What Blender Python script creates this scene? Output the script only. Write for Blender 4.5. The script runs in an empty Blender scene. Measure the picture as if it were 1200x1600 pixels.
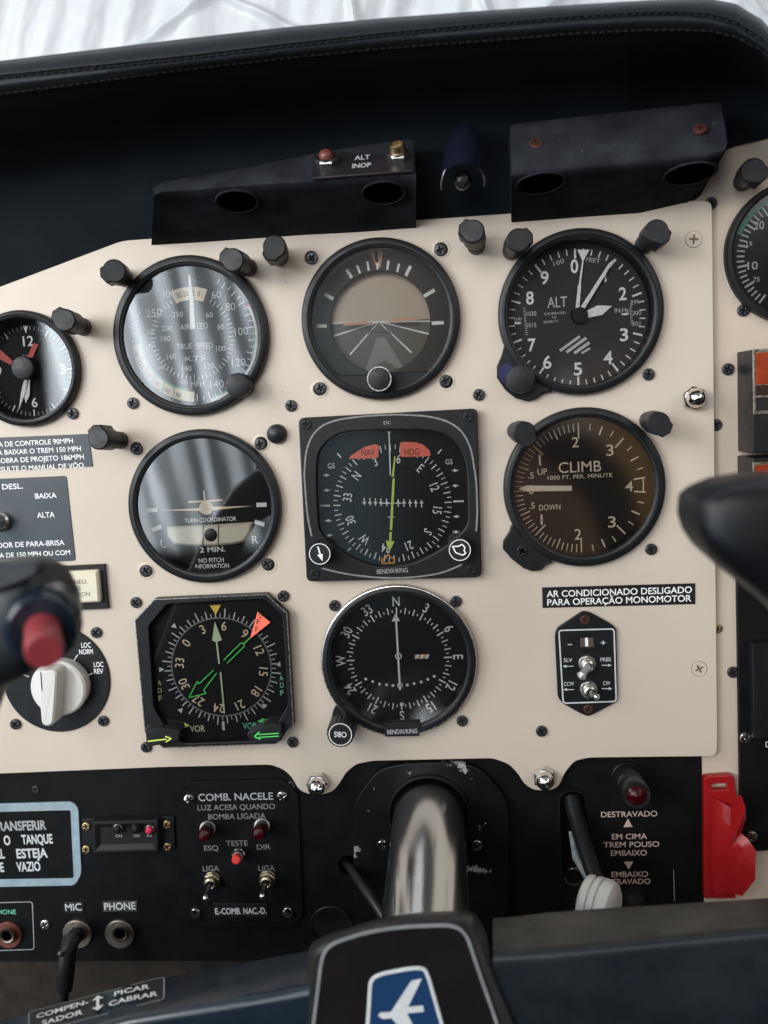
import bpy, math, random
from mathutils import Matrix, Vector
random.seed(7)
SC = bpy.context.scene
COL = SC.collection
# ---------------------------------------------------------------- camera (photo 1200 x 1600, f in photo pixels)
F, CX, CY, D = 1350.0, 600.0, 800.0, 450.0            # D: lens to panel, mm
RX, RY, RZ = (math.radians(a) for a in (7.06, 4.125, -2.56))
RM = Matrix.Rotation(RZ, 3, 'Z') @ Matrix.Rotation(RY, 3, 'Y') @ Matrix.Rotation(RX, 3, 'X')   # panel(u, down, in) -> camera(x, down, fwd)
RI = RM.transposed()
def U(px, py, h=0.0):
    """where the sight line of a photo pixel meets the plane h mm in front of the panel -> (u, v) mm"""
    p = RI @ Vector(((px-CX)/F, (py-CY)/F, 1.0))
    t = (D-h)/p.z
    return (p.x*t, -p.y*t)
def S(px, py, h=0.0):
    a = U(px, py, h); b = U(px+1, py, h); c = U(px, py+1, h)
    return math.sqrt(abs((b[0]-a[0])*(c[1]-a[1])-(b[1]-a[1])*(c[0]-a[0])))
def U3(px, py, h): return U(px, py, h)+(h,)
cam = bpy.data.cameras.new('camera'); co = bpy.data.objects.new('camera', cam); COL.objects.link(co)
def w3(p): return Vector((p[0], p[2], -p[1]))         # panel(u, down, in) -> world
ax = [w3(RI @ Vector(e)) for e in ((1,0,0),(0,-1,0),(0,0,-1))]
mw = Matrix.Identity(4)
for i in range(3):
    for j in range(3): mw[j][i] = ax[i][j]
mw.translation = Vector((0, -D*.001, 0))
co.matrix_world = mw
cam.sensor_fit = 'VERTICAL'; cam.sensor_height = 36; cam.sensor_width = 27
cam.lens = F/1600*36; cam.clip_start = .005; cam.clip_end = 50
cam.dof.use_dof = True; cam.dof.focus_distance = .452; cam.dof.aperture_fstop = 7.5
SC.camera = co
SC.render.resolution_x, SC.render.resolution_y = 768, 1024
SC.view_settings.view_transform = 'Standard'; SC.view_settings.look = 'None'
SC.view_settings.exposure = 0.0; SC.view_settings.gamma = 1
SC.cycles.max_bounces = 8; SC.cycles.transparent_max_bounces = 12
SC.cycles.caustics_reflective = False; SC.cycles.caustics_refractive = False
SC.cycles.use_denoising = True
# ---------------------------------------------------------------- world: dim cabin with curtained side windows behind the lens, daylight beyond the windscreen, one added fill band
W = bpy.data.worlds.new('World'); SC.world = W; W.use_nodes = True
nt = W.node_tree; nt.nodes.clear()
def nd(t, **k):
    n = nt.nodes.new(t)
    for a, b in k.items(): setattr(n, a, b)
    return n
def mth(op, a, b=0.0, c=None):
    n = nd('ShaderNodeMath', operation=op)
    for i, x in enumerate((a, b, c)):
        if x is None: continue
        if isinstance(x, (int, float)): n.inputs[i].default_value = x
        else: nt.links.new(x, n.inputs[i])
    return n.outputs[0]
def sstep(x, lo, hi):
    n = nd('ShaderNodeMapRange', interpolation_type='SMOOTHSTEP')
    nt.links.new(x, n.inputs[0]); n.inputs[1].default_value = lo; n.inputs[2].default_value = hi
    return n.outputs[0]
def band(x, lo, hi, e): return mth('MULTIPLY', sstep(x, lo-e, lo+e), mth('SUBTRACT', 1.0, sstep(x, hi-e, hi+e)))
tc = nd('ShaderNodeTexCoord'); sx = nd('ShaderNodeSeparateXYZ'); nt.links.new(tc.outputs['Generated'], sx.inputs[0])
X, Y, Z = sx.outputs
fy = mth('MAXIMUM', mth('MULTIPLY', Y, -1.0), .02)
A = mth('DIVIDE', X, fy); B = mth('DIVIDE', Z, fy)
behind = sstep(Y, .02, -.02)
front = mth('SUBTRACT', 1.0, behind)
cv = nd('ShaderNodeCombineXYZ')
nt.links.new(mth('MULTIPLY', A, 14.0), cv.inputs[0]); nt.links.new(mth('MULTIPLY', B, 2.0), cv.inputs[1])
nz = nd('ShaderNodeTexNoise'); nz.inputs['Scale'].default_value = 1.0; nz.inputs['Detail'].default_value = 2.0
nt.links.new(cv.outputs[0], nz.inputs['Vector'])
ph = mth('ADD', mth('ADD', mth('MULTIPLY', A, 31.0), mth('MULTIPLY', B, 5.0)), mth('MULTIPLY', nz.outputs[0], 1.9))
pleat = mth('MULTIPLY', sstep(mth('SINE', mth('MULTIPLY', ph, 6.2832)), -.75, .95), mth('ADD', .35, mth('MULTIPLY', sstep(nz.outputs[0], .35, .65), .8)))
leftg = sstep(A, -.27, -.40)
pl_l = mth('MULTIPLY', mth('ADD', 1.0, mth('MULTIPLY', sstep(B, -.06, .05), .50)), mth('ADD', mth('ADD', .50, mth('MULTIPLY', pleat, 2.9)), mth('MULTIPLY', leftg, 2.6)))
m1 = mth('MULTIPLY', band(A, -.438, -.203, .008), band(B, -.150, .34, .012))
m2 = mth('MULTIPLY', band(A, -2.2, -.56, .05), band(B, -.45, .9, .06))
m3 = mth('MULTIPLY', band(A, -.165, -.066, .003), band(B, -.24, .12, .02))
m4 = mth('MULTIPLY', band(A, .155, .34, .045), band(B, -.32, .02, .06))
m7 = mth('MULTIPLY', band(A, .055, .115, .025), band(B, -.18, .0, .05))
m8 = mth('MULTIPLY', band(A, .135, .165, .012), band(B, -.09, .01, .02))
m5 = mth('MULTIPLY', band(A, -.115, .11, .012), band(B, -.02, .17, .03))
m6 = mth('MULTIPLY', band(A, -1.1, 1.1, .1), band(B, .215, .40, .02))  # added bright band, lights the boxes under the hood
up = sstep(Z, .10, .55)
def chan(k):
    # warm/cool tint per light patch
    fill = mth('ADD', (.018,.018,.02)[k], mth('MULTIPLY', up, (.20,.20,.21)[k]))
    s = fill
    for m, lum, t in ((m1, pl_l, (.88,.98,1.05)), (m2, 2.2, (.86,.98,1.08)), (m3, .24, (.65,1.0,1.12)), (m4, .42, (1.0,.56,.20)), (m7, .26, (1.0,.55,.38)), (m8, .75, (1.0,.95,.88)), (m5, .10, (1.05,.86,.66)), (m6, 2.7, (1.0,1.0,1.02))):
        s = mth('ADD', s, mth('MULTIPLY', mth('MULTIPLY', m, lum), t[k]))
    out = mth('MULTIPLY', mth('MULTIPLY', front, sstep(Z, -.15, .12)), (.92,.97,1.02)[k])
    return mth('ADD', mth('MULTIPLY', s, behind), out)
cc = nd('ShaderNodeCombineXYZ')
for k in range(3): nt.links.new(chan(k), cc.inputs[k])
bg = nd('ShaderNodeBackground'); bg.inputs[1].default_value = 1.0
nt.links.new(cc.outputs[0], bg.inputs[0])
wo = nd('ShaderNodeOutputWorld'); nt.links.new(bg.outputs[0], wo.inputs[0])
W.cycles.sampling_method = 'MANUAL'; W.cycles.sample_map_resolution = 1024
def area(name, loc, tgt, sx_, sy_, power, col):
    l = bpy.data.lights.new(name, 'AREA'); l.shape = 'RECTANGLE'; l.size = sx_; l.size_y = sy_; l.energy = power; l.color = col
    o = bpy.data.objects.new(name, l); COL.objects.link(o); o.location = loc
    o.rotation_euler = (Vector(tgt)-Vector(loc)).to_track_quat('-Z', 'Y').to_euler()
area('added_front_fill', (-.38, -1.30, .62), (0, 0, -.08), .5, .36, 3.9, (1.0, .985, .965))  # added fill behind the lens, brightens panel and dials
area('added_low_fill', (-1.02, -1.25, .27), (0, 0, 0), .3, .34, 6.0, (1.0, .99, .98))  # added low fill that reaches the faces under the hood
area('side_window_light', (-.80, -.50, .36), (0, 0, -.05), .45, .5, 4.2, (.97, .99, 1.0))
area('added_right_fill', (.80, -.75, .50), (.05, 0, -.1), .5, .4, 1.3, (1.0, .90, .78))  # added warm fill from the right, no source there

# ---------------------------------------------------------------- materials
def mat(name, c, rough=.5, metal=0.0, spec=.5, bump=0.0, bscale=900, var=0.0, vscale=60, rvar=0.0, emit=None, coat=0.0, stretch=None, wear=None):
    m = bpy.data.materials.new(name); m.use_nodes = True
    t = m.node_tree; b = t.nodes['Principled BSDF']
    c = tuple(c)+(1,) if not isinstance(c, (int, float)) else (c, c, c, 1)
    b.inputs['Base Color'].default_value = c; b.inputs['Roughness'].default_value = rough
    b.inputs['Metallic'].default_value = metal; b.inputs['Specular IOR Level'].default_value = spec
    b.inputs['Coat Weight'].default_value = coat; b.inputs['Coat Roughness'].default_value = .08
    if emit: b.inputs['Emission Color'].default_value = tuple(emit[:3])+(1,); b.inputs['Emission Strength'].default_value = emit[3]
    tcn = t.nodes.new('ShaderNodeTexCoord'); vec = tcn.outputs['Object']
    if stretch:
        mp = t.nodes.new('ShaderNodeMapping'); mp.inputs['Scale'].default_value = stretch; t.links.new(vec, mp.inputs[0]); vec = mp.outputs[0]
    def noise(sc, det=4.0, rg=.6):
        n = t.nodes.new('ShaderNodeTexNoise'); n.inputs['Scale'].default_value = sc; n.inputs['Detail'].default_value = det; n.inputs['Roughness'].default_value = rg
        t.links.new(vec, n.inputs['Vector']); return n.outputs[0]
    def mr(x, a0, a1, b0, b1):
        n = t.nodes.new('ShaderNodeMapRange'); t.links.new(x, n.inputs[0])
        for i, q in enumerate((a0, a1, b0, b1)): n.inputs[i+1].default_value = q
        return n.outputs[0]
    if var or wear:
        col = None
        mx = t.nodes.new('ShaderNodeMix'); mx.data_type = 'RGBA'; mx.blend_type = 'MULTIPLY'; mx.inputs[0].default_value = 1.0
        mx.inputs[6].default_value = c
        g = t.nodes.new('ShaderNodeCombineColor'); f = mr(noise(vscale), .3, .7, 1-var, 1+var)
        for i in range(3): t.links.new(f, g.inputs[i])
        t.links.new(g.outputs[0], mx.inputs[7]); col = mx.outputs[2]
        if wear:
            wc, wscale, lo, hi = wear
            m2_ = t.nodes.new('ShaderNodeMix'); m2_.data_type = 'RGBA'; m2_.inputs[7].default_value = tuple(wc)+(1,)
            t.links.new(mr(noise(wscale, 6, .7), lo, hi, 0, 1), m2_.inputs[0]); t.links.new(col, m2_.inputs[6]); col = m2_.outputs[2]
        t.links.new(col, b.inputs['Base Color'])
    if rvar: t.links.new(mr(noise(vscale*1.7), .3, .7, max(0, rough-rvar), rough+rvar), b.inputs['Roughness'])
    if bump:
        bn = t.nodes.new('ShaderNodeBump'); bn.inputs['Strength'].default_value = bump; bn.inputs['Distance'].default_value = .0004
        t.links.new(noise(bscale, 3), bn.inputs['Height']); t.links.new(bn.outputs[0], b.inputs['Normal'])
    return m
def glassmat(name, ior=1.5, tint=(.99,.99,.99), rough=0.0, boost=1.0):
    m = bpy.data.materials.new(name); m.use_nodes = True; t = m.node_tree; t.nodes.clear()
    tr = t.nodes.new('ShaderNodeBsdfTransparent'); tr.inputs[0].default_value = tint+(1,)
    gl = t.nodes.new('ShaderNodeBsdfGlossy'); gl.inputs['Roughness'].default_value = rough
    fr = t.nodes.new('ShaderNodeFresnel'); fr.inputs[0].default_value = ior
    ml = t.nodes.new('ShaderNodeMath'); ml.operation = 'MULTIPLY'; ml.inputs[1].default_value = boost; ml.use_clamp = True
    mx = t.nodes.new('ShaderNodeMixShader'); o = t.nodes.new('ShaderNodeOutputMaterial')
    t.links.new(fr.outputs[0], ml.inputs[0]); t.links.new(ml.outputs[0], mx.inputs[0]); t.links.new(tr.outputs[0], mx.inputs[1]); t.links.new(gl.outputs[0], mx.inputs[2]); t.links.new(mx.outputs[0], o.inputs[0])
    return m
CREAM = mat('cream_enamel', (.605,.52,.425), .42, var=.04, vscale=11, bump=.12, bscale=1300, rvar=.12, wear=((.33,.26,.20), 165, .675, .70))
CREAM2 = mat('cream_enamel_side', (.59,.49,.385), .45, var=.03, vscale=18, bump=.10, bscale=1500)
BEZ = mat('black_bezel', (.0085,.0095,.011), .40, spec=.32, bump=.12, bscale=2200, var=.15, vscale=90, rvar=.08)
MATTE = mat('matte_black', (.010,.0105,.012), .55, spec=.3, bump=.25, bscale=2600, var=.2, vscale=80)
POST = mat('post_black', (.012,.013,.015), .45, spec=.35, bump=.25, bscale=1800, var=.25, vscale=200, rvar=.1)
LOWB = mat('lower_panel_black', (.0050,.0052,.0058), .5, spec=.16, bump=.3, bscale=1600, var=.25, vscale=50, rvar=.1)
DIAL = mat('dial_black', (.008,.0083,.0092), .7, spec=.2, var=.1, vscale=120)
DIALG = mat('dial_grey', (.046,.047,.051), .7, spec=.2, var=.06, vscale=60)
DIALASI = mat('dial_slate', (.026,.028,.031), .7, spec=.2, var=.06, vscale=60)
DIALBR = mat('dial_brown_black', (.014,.0115,.0085), .7, spec=.2, var=.1, vscale=60)
WALL = mat('inner_wall_black', (.006,.006,.007), .6, spec=.25)
WHITE = mat('white_ink', (.90,.90,.88), .55, var=.16, vscale=650)
DIMW = mat('dimmed_white_ink', (.36,.37,.38), .6, var=.25, vscale=500)  # white ink dimmed, partly for weaker light on the lower panel
GREYINK = mat('grey_ink', (.22,.22,.22), .6, var=.3, vscale=600)
PALEINK = mat('pale_grey_ink', (.58,.60,.61), .55, var=.1, vscale=300)
CREAMINK = mat('cream_ink', (.80,.66,.46), .55, var=.06, vscale=400)
BROWNINK = mat('tan_ink', (.56,.38,.20), .55, var=.1, vscale=400)
PINKINK = mat('pinkish_ink', (.55,.42,.36), .6, var=.15, vscale=400)
GREEN = mat('bright_green_ink', (.10,.80,.16), .5, var=.05, vscale=300)  # bright green print of needle and arrows
PALEGR = mat('pale_green_ink', (.55,.68,.42), .5, var=.05, vscale=300)
TEALINK = mat('teal_ink', (.20,.66,.46), .5, var=.05, vscale=300)
OLIVE = mat('olive_ink', (.55,.62,.28), .5, var=.05, vscale=300)
YELGR = mat('yellow_green_ink', (.70,.85,.14), .5, var=.05, vscale=300)
YELLOW = mat('yellow_ink', (.80,.62,.08), .5, var=.05, vscale=300)
ORANGE = mat('orange_ink', (.85,.34,.03), .5)
SALMON = mat('salmon_paint', (.70,.36,.18), .5)
FLAG = mat('flag_red', (1.0,.19,.11), .5, var=.04, vscale=300)
REDINK = mat('red_ink', (.55,.04,.03), .5)
BLACKINK = mat('black_ink', (.008,.008,.008), .6, spec=.2)
VOID = mat('dark_opening', (.001,.001,.001), .9, spec=0.0)
STEEL = mat('steel', (.62,.60,.57), .28, 1.0, var=.15, vscale=300, rvar=.1)
CHROME = mat('chrome', (.78,.76,.73), .10, 1.0, var=.08, vscale=300, rvar=.04)
BRASS = mat('brass', (.50,.37,.20), .35, 1.0, var=.2, vscale=300)
DKSCREW = mat('dark_screw', (.055,.055,.06), .34, .6, var=.4, vscale=500, rvar=.12)
TUBE = mat('brushed_tube', (.68,.69,.70), .20, 1.0, var=.07, vscale=40, rvar=.05, bump=.05, bscale=260, stretch=(1, .06, 1), wear=((.14,.13,.12), 90, .70, .74))
KNOBW = mat('ivory_knob', (.70,.69,.66), .35, var=.03, vscale=80)
IVORY = mat('ivory_plastic', (.72,.66,.50), .35, var=.04, vscale=80)
REDBTN = mat('red_button', (.26,.032,.038), .42, var=.08, vscale=100, bump=.1)
REDLENS = mat('red_lens', (.035,.0015,.003), .2, spec=.25)
SCRDARK = mat('screw_slot_brown', (.16,.11,.08), .6)
REDPL = mat('red_plastic', (.34,.009,.011), .30, var=.07, vscale=40, bump=.2, bscale=220, rvar=.06)
YOKEB = mat('yoke_black_sky_tint', (.010,.0175,.027), .22, spec=.5, bump=.08, bscale=700, var=.2, vscale=60, rvar=.06)  # blue of the reflected sky put into the base colour
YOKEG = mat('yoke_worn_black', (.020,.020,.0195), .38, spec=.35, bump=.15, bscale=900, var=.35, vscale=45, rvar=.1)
YOKED = mat('yoke_blotched_black', (.008,.0105,.014), .3, spec=.4, bump=.08, bscale=700, rvar=.1, vscale=40, var=.2, wear=((.017,.021,.026), 14, .40, .70))  # slightly paler blotches over the black
GRIPL = mat('grip_window_lit', (.019,.0225,.026), .42, spec=.4, bump=.35, bscale=1200, var=.3, vscale=50, rvar=.1)  # grip made greyer, window light put into the colour
GRIPM = mat('grip_black', (.0045,.0055,.007), .42, spec=.28, bump=.35, bscale=1200, var=.25, vscale=50, rvar=.1)
HUBF = mat('hub_face_black', (.011,.0095,.0095), .16, var=.2, vscale=60)
LEATH = mat('black_leather', (.0085,.0115,.0145), .5, spec=.28, bump=.55, bscale=520, var=.15, vscale=40, rvar=.06)
LINER = mat('hood_lining', (.0115,.0145,.018), .85, spec=.04, bump=.3, bscale=900, var=.2, vscale=30)
THREAD = mat('dark_thread', (.020,.022,.026), .85, spec=.1)
BOXM = mat('light_box_black', (.024,.026,.031), .8, spec=.03, bump=.3, bscale=900, var=.35, vscale=60, rvar=.1, wear=((.10,.09,.08), 130, .66, .72))
COLLAR = mat('collar_black', (.0055,.0055,.006), .42, spec=.22, var=.3, vscale=60, bump=.2, wear=((.32,.32,.32), 70, .63, .65))
PLAC = mat('placard_black', (.012,.012,.012), .35)
PLACBL = mat('placard_window_sheen', (.040,.050,.060), .34, var=.12, vscale=50, rvar=.08)  # black placard with bluish window reflection put into its colour
SIGNBL = mat('sign_border_blue', (.28,.37,.42), .6, var=.18, vscale=140)
NAVY = mat('navy_gel', (.008,.009,.020), .25)
BLUESEAL = mat('blue_seal', (.016,.016,.075), .35)
AMBER = mat('amber_screen', (.22,.030,.008), .25, var=.6, vscale=70, emit=(.9,.10,.02,.05))
BROWNSC = mat('dark_screen', (.035,.018,.014), .2)
EMBLUE = mat('emblem_blue', (.010,.040,.11), .3)
CARPET = mat('footwell_dark', (.022,.016,.011), .95, var=.5, vscale=90, bump=.5, bscale=400)
SKYT = mat('horizon_tan', (.58,.47,.36), .6, var=.05, vscale=30)
GRND = mat('horizon_brown_grey', (.15,.132,.112), .6, var=.05, vscale=30)
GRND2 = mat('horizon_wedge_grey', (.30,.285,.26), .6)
MASK = mat('horizon_mask', (.036,.031,.027), .5, spec=.2)
ARCG = mat('green_arc', (.05,.36,.20), .5)
GLASS = glassmat('cover_glass', boost=3.3, rough=.12)
GLASSP = glassmat('clear_cover_glass', boost=3.3, rough=.015)
GLASSD = glassmat('coated_glass', boost=1.8)
FOIL = None

# ---------------------------------------------------------------- mesh builder: panel coordinates (u right, v up, h towards the pilot), mm
def circ(n, r, c=(0,0), a0=0.0, ry=None): return [(c[0]+r*math.cos(a0+2*math.pi*i/n), c[1]+(ry or r)*math.sin(a0+2*math.pi*i/n)) for i in range(n)]
def rrect(w, h, r, c=(0,0), k=6):
    o = []
    for sx_, sy_, a in ((1,1,0),(-1,1,90),(-1,-1,180),(1,-1,270)):
        for i in range(k+1):
            t = math.radians(a+90*i/k); o.append((c[0]+sx_*(w/2-r)+r*math.cos(t), c[1]+sy_*(h/2-r)+r*math.sin(t)))
    return o
def ccw(p):
    s = sum(p[i-1][0]*p[i][1]-p[i][0]*p[i-1][1] for i in range(len(p)))
    return list(p) if s > 0 else list(p)[::-1]
def inset(p, d):
    n = len(p); o = []
    for i in range(n):
        a, b, c = (Vector(p[j % n][:2]) for j in (i-1, i, i+1))
        e1 = (b-a); e2 = (c-b)
        if e1.length < 1e-6: e1 = e2
        if e2.length < 1e-6: e2 = e1
        n1 = Vector((-e1.y, e1.x)).normalized(); n2 = Vector((-e2.y, e2.x)).normalized()
        m = n1+n2
        k = m.length_squared
        m = n1 if k < .2 else m*(2/k)
        o.append((b.x+m.x*d, b.y+m.y*d))
    return o
def rounded(p, rad, k=5):
    """polygon with its corners rounded; rad one radius or one per corner"""
    n = len(p); o = []
    for i in range(n):
        a, b, c = (Vector(p[j % n]) for j in (i-1, i, i+1))
        r = rad[i] if isinstance(rad, (list, tuple)) else rad
        if r <= 0: o.append(tuple(b)); continue
        l = min(r, (a-b).length*.49, (c-b).length*.49)
        s, e = b+(a-b).normalized()*l, b+(c-b).normalized()*l
        for q in range(k+1):
            t = q/k; o.append(tuple(s*(1-t)**2+b*2*t*(1-t)+e*t*t))
    return o
class MB:
    def __init__(s): s.v = []; s.f = []; s.mi = []; s.mats = []
    def slot(s, m):
        if m not in s.mats: s.mats.append(m)
        return s.mats.index(m)
    def add(s, vs, fs, m, M=None):
        o = len(s.v); k = s.slot(m)
        s.v += [tuple(M @ Vector(p)) for p in vs] if M else [tuple(p) for p in vs]
        for f in fs: s.f.append([o+i for i in f]); s.mi.append(k)
    def sheet(s, p, h, m):
        p = ccw(p); s.add([(a, b, h) for a, b in p], [list(range(len(p)))], m)
    def loft(s, loops, m, cap0=False, cap1=False, closed=True):
        n = len(loops[0]); vs = [q for l in loops for q in l]; fs = []
        for j in range(len(loops)-1):
            for i in range(n if closed else n-1):
                k = (i+1) % n; fs.append([j*n+i, j*n+k, (j+1)*n+k, (j+1)*n+i])
        if cap0: fs.append(list(range(n))[::-1])
        if cap1: fs.append([(len(loops)-1)*n+i for i in range(n)])
        s.add(vs, fs, m)
    def prism(s, p, h0, h1, m, bev=0.0, M=None, cap0=True):
        p = ccw(p); L = [[(a, b, h0) for a, b in p]]
        if bev:
            L.append([(a, b, h1-bev) for a, b in p]); L.append([(a, b, h1) for a, b in inset(p, bev)])
        else: L.append([(a, b, h1) for a, b in p])
        if M: L = [[tuple(M @ Vector(q)) for q in l] for l in L]
        s.loft(L, m, cap0, True)
    def lathe(s, prof, c, m, n=48, M=None, cap0=False, cap1=False):
        L = [[(c[0]+r*math.cos(2*math.pi*i/n), c[1]+r*math.sin(2*math.pi*i/n), h) for i in range(n)] for r, h in prof]
        if M: L = [[tuple(M @ Vector(q)) for q in l] for l in L]
        s.loft(L, m, cap0, cap1)
    def disc(s, c, r, h, m, n=48): s.sheet(circ(n, r, c), h, m)
    def ring(s, c, r0, r1, h, m, n=48, a0=0, a1=360, hh=None):
        full = abs(a1-a0) >= 360; k = n if full else n+1
        A_ = [math.radians(90-(a0+(a1-a0)*i/n)) for i in range(k)]     # clockwise from up
        o = [(c[0]+r1*math.cos(t), c[1]+r1*math.sin(t), h) for t in A_]; i_ = [(c[0]+r0*math.cos(t), c[1]+r0*math.sin(t), h) for t in A_]
        s.loft([o, i_][::1], m, closed=full)
    def bar(s, p, q, w, h, m, w2=None):
        p = Vector(p[:2]); q = Vector(q[:2]); d = (q-p).normalized(); nn = Vector((-d.y, d.x)); w2 = w if w2 is None else w2
        s.sheet([tuple(p-nn*w/2), tuple(q-nn*w2/2), tuple(q+nn*w2/2), tuple(p+nn*w/2)], h, m)
    def poly(s, pts, w, h, m, close=False):
        pts = list(pts)+([pts[0]] if close else [])
        for i in range(len(pts)-1): s.bar(pts[i], pts[i+1], w, h+.004*(i % 3), m)
    def tick(s, c, a, r0, r1, w, h, m, w2=None):
        t = math.radians(90-a); d = (math.cos(t), math.sin(t))
        s.bar((c[0]+d[0]*r0, c[1]+d[1]*r0), (c[0]+d[0]*r1, c[1]+d[1]*r1), w, h, m, w2)
    def tube(s, path, r, m, n=12, cap=True):
        P = [Vector(p) for p in path]; L = []; up = Vector((0.3, .2, 1)).normalized()
        for i, p in enumerate(P):
            d = (P[min(i+1, len(P)-1)]-P[max(i-1, 0)]).normalized()
            a = d.cross(up)
            if a.length < 1e-3: a = d.cross(Vector((1, 0, 0)))
            a.normalize(); b = a.cross(d); rr = r[i] if isinstance(r, (list, tuple)) else r
            L.append([tuple(p+a*rr*math.cos(2*math.pi*k/n)+b*rr*math.sin(2*math.pi*k/n)) for k in range(n)])
        s.loft(L, m, cap, cap)
    def text(s, body, u, v, h, cap, m, ang=0.0, w=None, sx=1.0, bold=0.0, align='C', M=None):
        vs, fs, x0, x1 = glyphs(body, bold)
        k = cap/CAPH; kx = k*sx
        if w: kx = w/max(x1-x0, 1e-6)
        cx = {'C': (x0+x1)/2, 'L': x0, 'R': x1}[align]
        c, n = math.cos(math.radians(ang)), math.sin(math.radians(ang)); o = []
        for x, y in vs:
            a = (x-cx)*kx; b = (y-CAPH/2)*k; o.append((u+a*c-b*n, v+a*n+b*c, h))
        s.add(o, fs, m, M)
    def ptext(s, body, px, py, h, cap, m, w=None, ang=0.0, align='C', bold=0.0, sx=1.0):
        """lettering centred at a photo pixel, cap height and width in photo pixels"""
        u, v = U(px, py, h); k = S(px, py, h)
        s.text(body, u, v, h, cap*k, m, ang, w*k if w else None, sx, bold, align)
    def plate(s, outline, holes, h0, h1, m, bev=0.2, dome=0.0, M=None):
        cu = bpy.data.curves.new('tmp', 'CURVE'); cu.dimensions = '2D'; cu.fill_mode = 'BOTH'
        for loop in [outline]+list(holes):
            sp = cu.splines.new('POLY'); sp.points.add(len(loop)-1); sp.use_cyclic_u = True
            for q, (a, b) in zip(sp.points, loop): q.co = (a, b, 0, 1)
        cu.extrude = (h1-h0)/2-bev; cu.bevel_depth = bev; cu.bevel_resolution = 1; cu.offset = -bev
        o = bpy.data.objects.new('tmp', cu); me = bpy.data.meshes.new_from_object(o); mid = (h0+h1)/2
        vs = [(q.co.x, q.co.y, q.co.z+mid) for q in me.vertices]
        if dome: vs = [(a, b, c-dome*(a*a+b*b)) for a, b, c in vs]
        s.add(vs, [list(f.vertices) for f in me.polygons], m, M)
        bpy.data.objects.remove(o); bpy.data.curves.remove(cu); bpy.data.meshes.remove(me)
    def build(s, name, parent=None, org=None, angle=32, flat=False):
        """one mesh object; org = its origin in panel mm (parent's base when parented)"""
        if org is None: org = tuple(parent['_o']) if parent is not None and '_o' in parent else (0, 0, 0)
        me = bpy.data.meshes.new(name)
        me.from_pydata([((a-org[0])*.001, -(c-org[2])*.001, (b-org[1])*.001) for a, b, c in s.v], [], s.f)
        for m in s.mats: me.materials.append(m)
        me.polygons.foreach_set('material_index', s.mi)
        if not flat:
            me.polygons.foreach_set('use_smooth', [True]*len(me.polygons))
            me.set_sharp_from_angle(angle=math.radians(angle))
        me.update()
        o = bpy.data.objects.new(name, me); COL.objects.link(o)
        if parent is not None: o.parent = parent
        else: o.location = wpos(org)
        return o
def wpos(p): return Vector((p[0]*.001, -p[2]*.001, p[1]*.001))
_gc = {}
def glyphs(body, bold=0.0):
    k = (body, round(bold, 4))
    if k not in _gc:
        cu = bpy.data.curves.new('tmp', 'FONT'); cu.body = body; cu.resolution_u = 4; cu.offset = bold
        o = bpy.data.objects.new('tmp', cu); me = bpy.data.meshes.new_from_object(o)
        vs = [(q.co.x, q.co.y) for q in me.vertices]; fs = [list(f.vertices) for f in me.polygons]
        xs = [q[0] for q in vs] or [0, 1]
        _gc[k] = (vs, fs, min(xs), max(xs))
        bpy.data.objects.remove(o); bpy.data.curves.remove(cu); bpy.data.meshes.remove(me)
    return _gc[k]
_h = glyphs('H'); CAPH = max(q[1] for q in _h[0])
def thing(name, label, cat, org, group=None):
    o = bpy.data.objects.new(name, None); o.empty_display_size = .01; COL.objects.link(o); o.location = wpos(org)
    o['label'] = label; o['category'] = cat; o['_o'] = [float(q) for q in org]
    if group: o['group'] = group
    return o
def tag(o, label, cat, group=None):
    o['label'] = label; o['category'] = cat
    if group: o['group'] = group
    return o
def dup(o, parent=None):
    c = o.copy(); COL.objects.link(c)
    if parent is not None: c.parent = parent
    for ch in list(o.children): dup(ch, c)
    return c
def put(o, parent, px, py, h, rot=0.0):
    """seat a copied part on its thing: local location from a photo pixel at height h"""
    u, v = U(px, py, h); b = parent['_o']; o.parent = parent
    o.location = wpos((u-b[0], v-b[1], h-b[2])); o.rotation_euler = (0, rot, 0)
    return o

# ================================================================ large structure
def frame(o, px_, py_, flip=True):
    """matrix of a tilted face: origin, a point along its x, a point on its up side (panel mm)"""
    o = Vector(o); x = (Vector(px_)-o).normalized(); y = Vector(py_)-o; y = (y-x*y.dot(x)).normalized(); z = x.cross(y)
    if flip and z.z < 0: z = -z
    m = Matrix.Identity(4)
    for i, c in enumerate((x, y, z, o)):
        for j in range(3): m[j][i] = c[j]
    return m
def lerp(t, tab):
    for (a, b), (c, d) in zip(tab, tab[1:]):
        if t <= c: return b+(d-b)*max(0, (t-a))/(c-a)
    return tab[-1][1]
mb = MB()
mb.sheet([U(-500, 1000, -60), U(1700, 1000, -60), U(1700, 2500, -60), U(-500, 2500, -60)], -60, CARPET)
o = mb.build('backdrop'); o['kind'] = 'structure'; o['label'] = 'dark footwell behind and below the panels'

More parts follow.
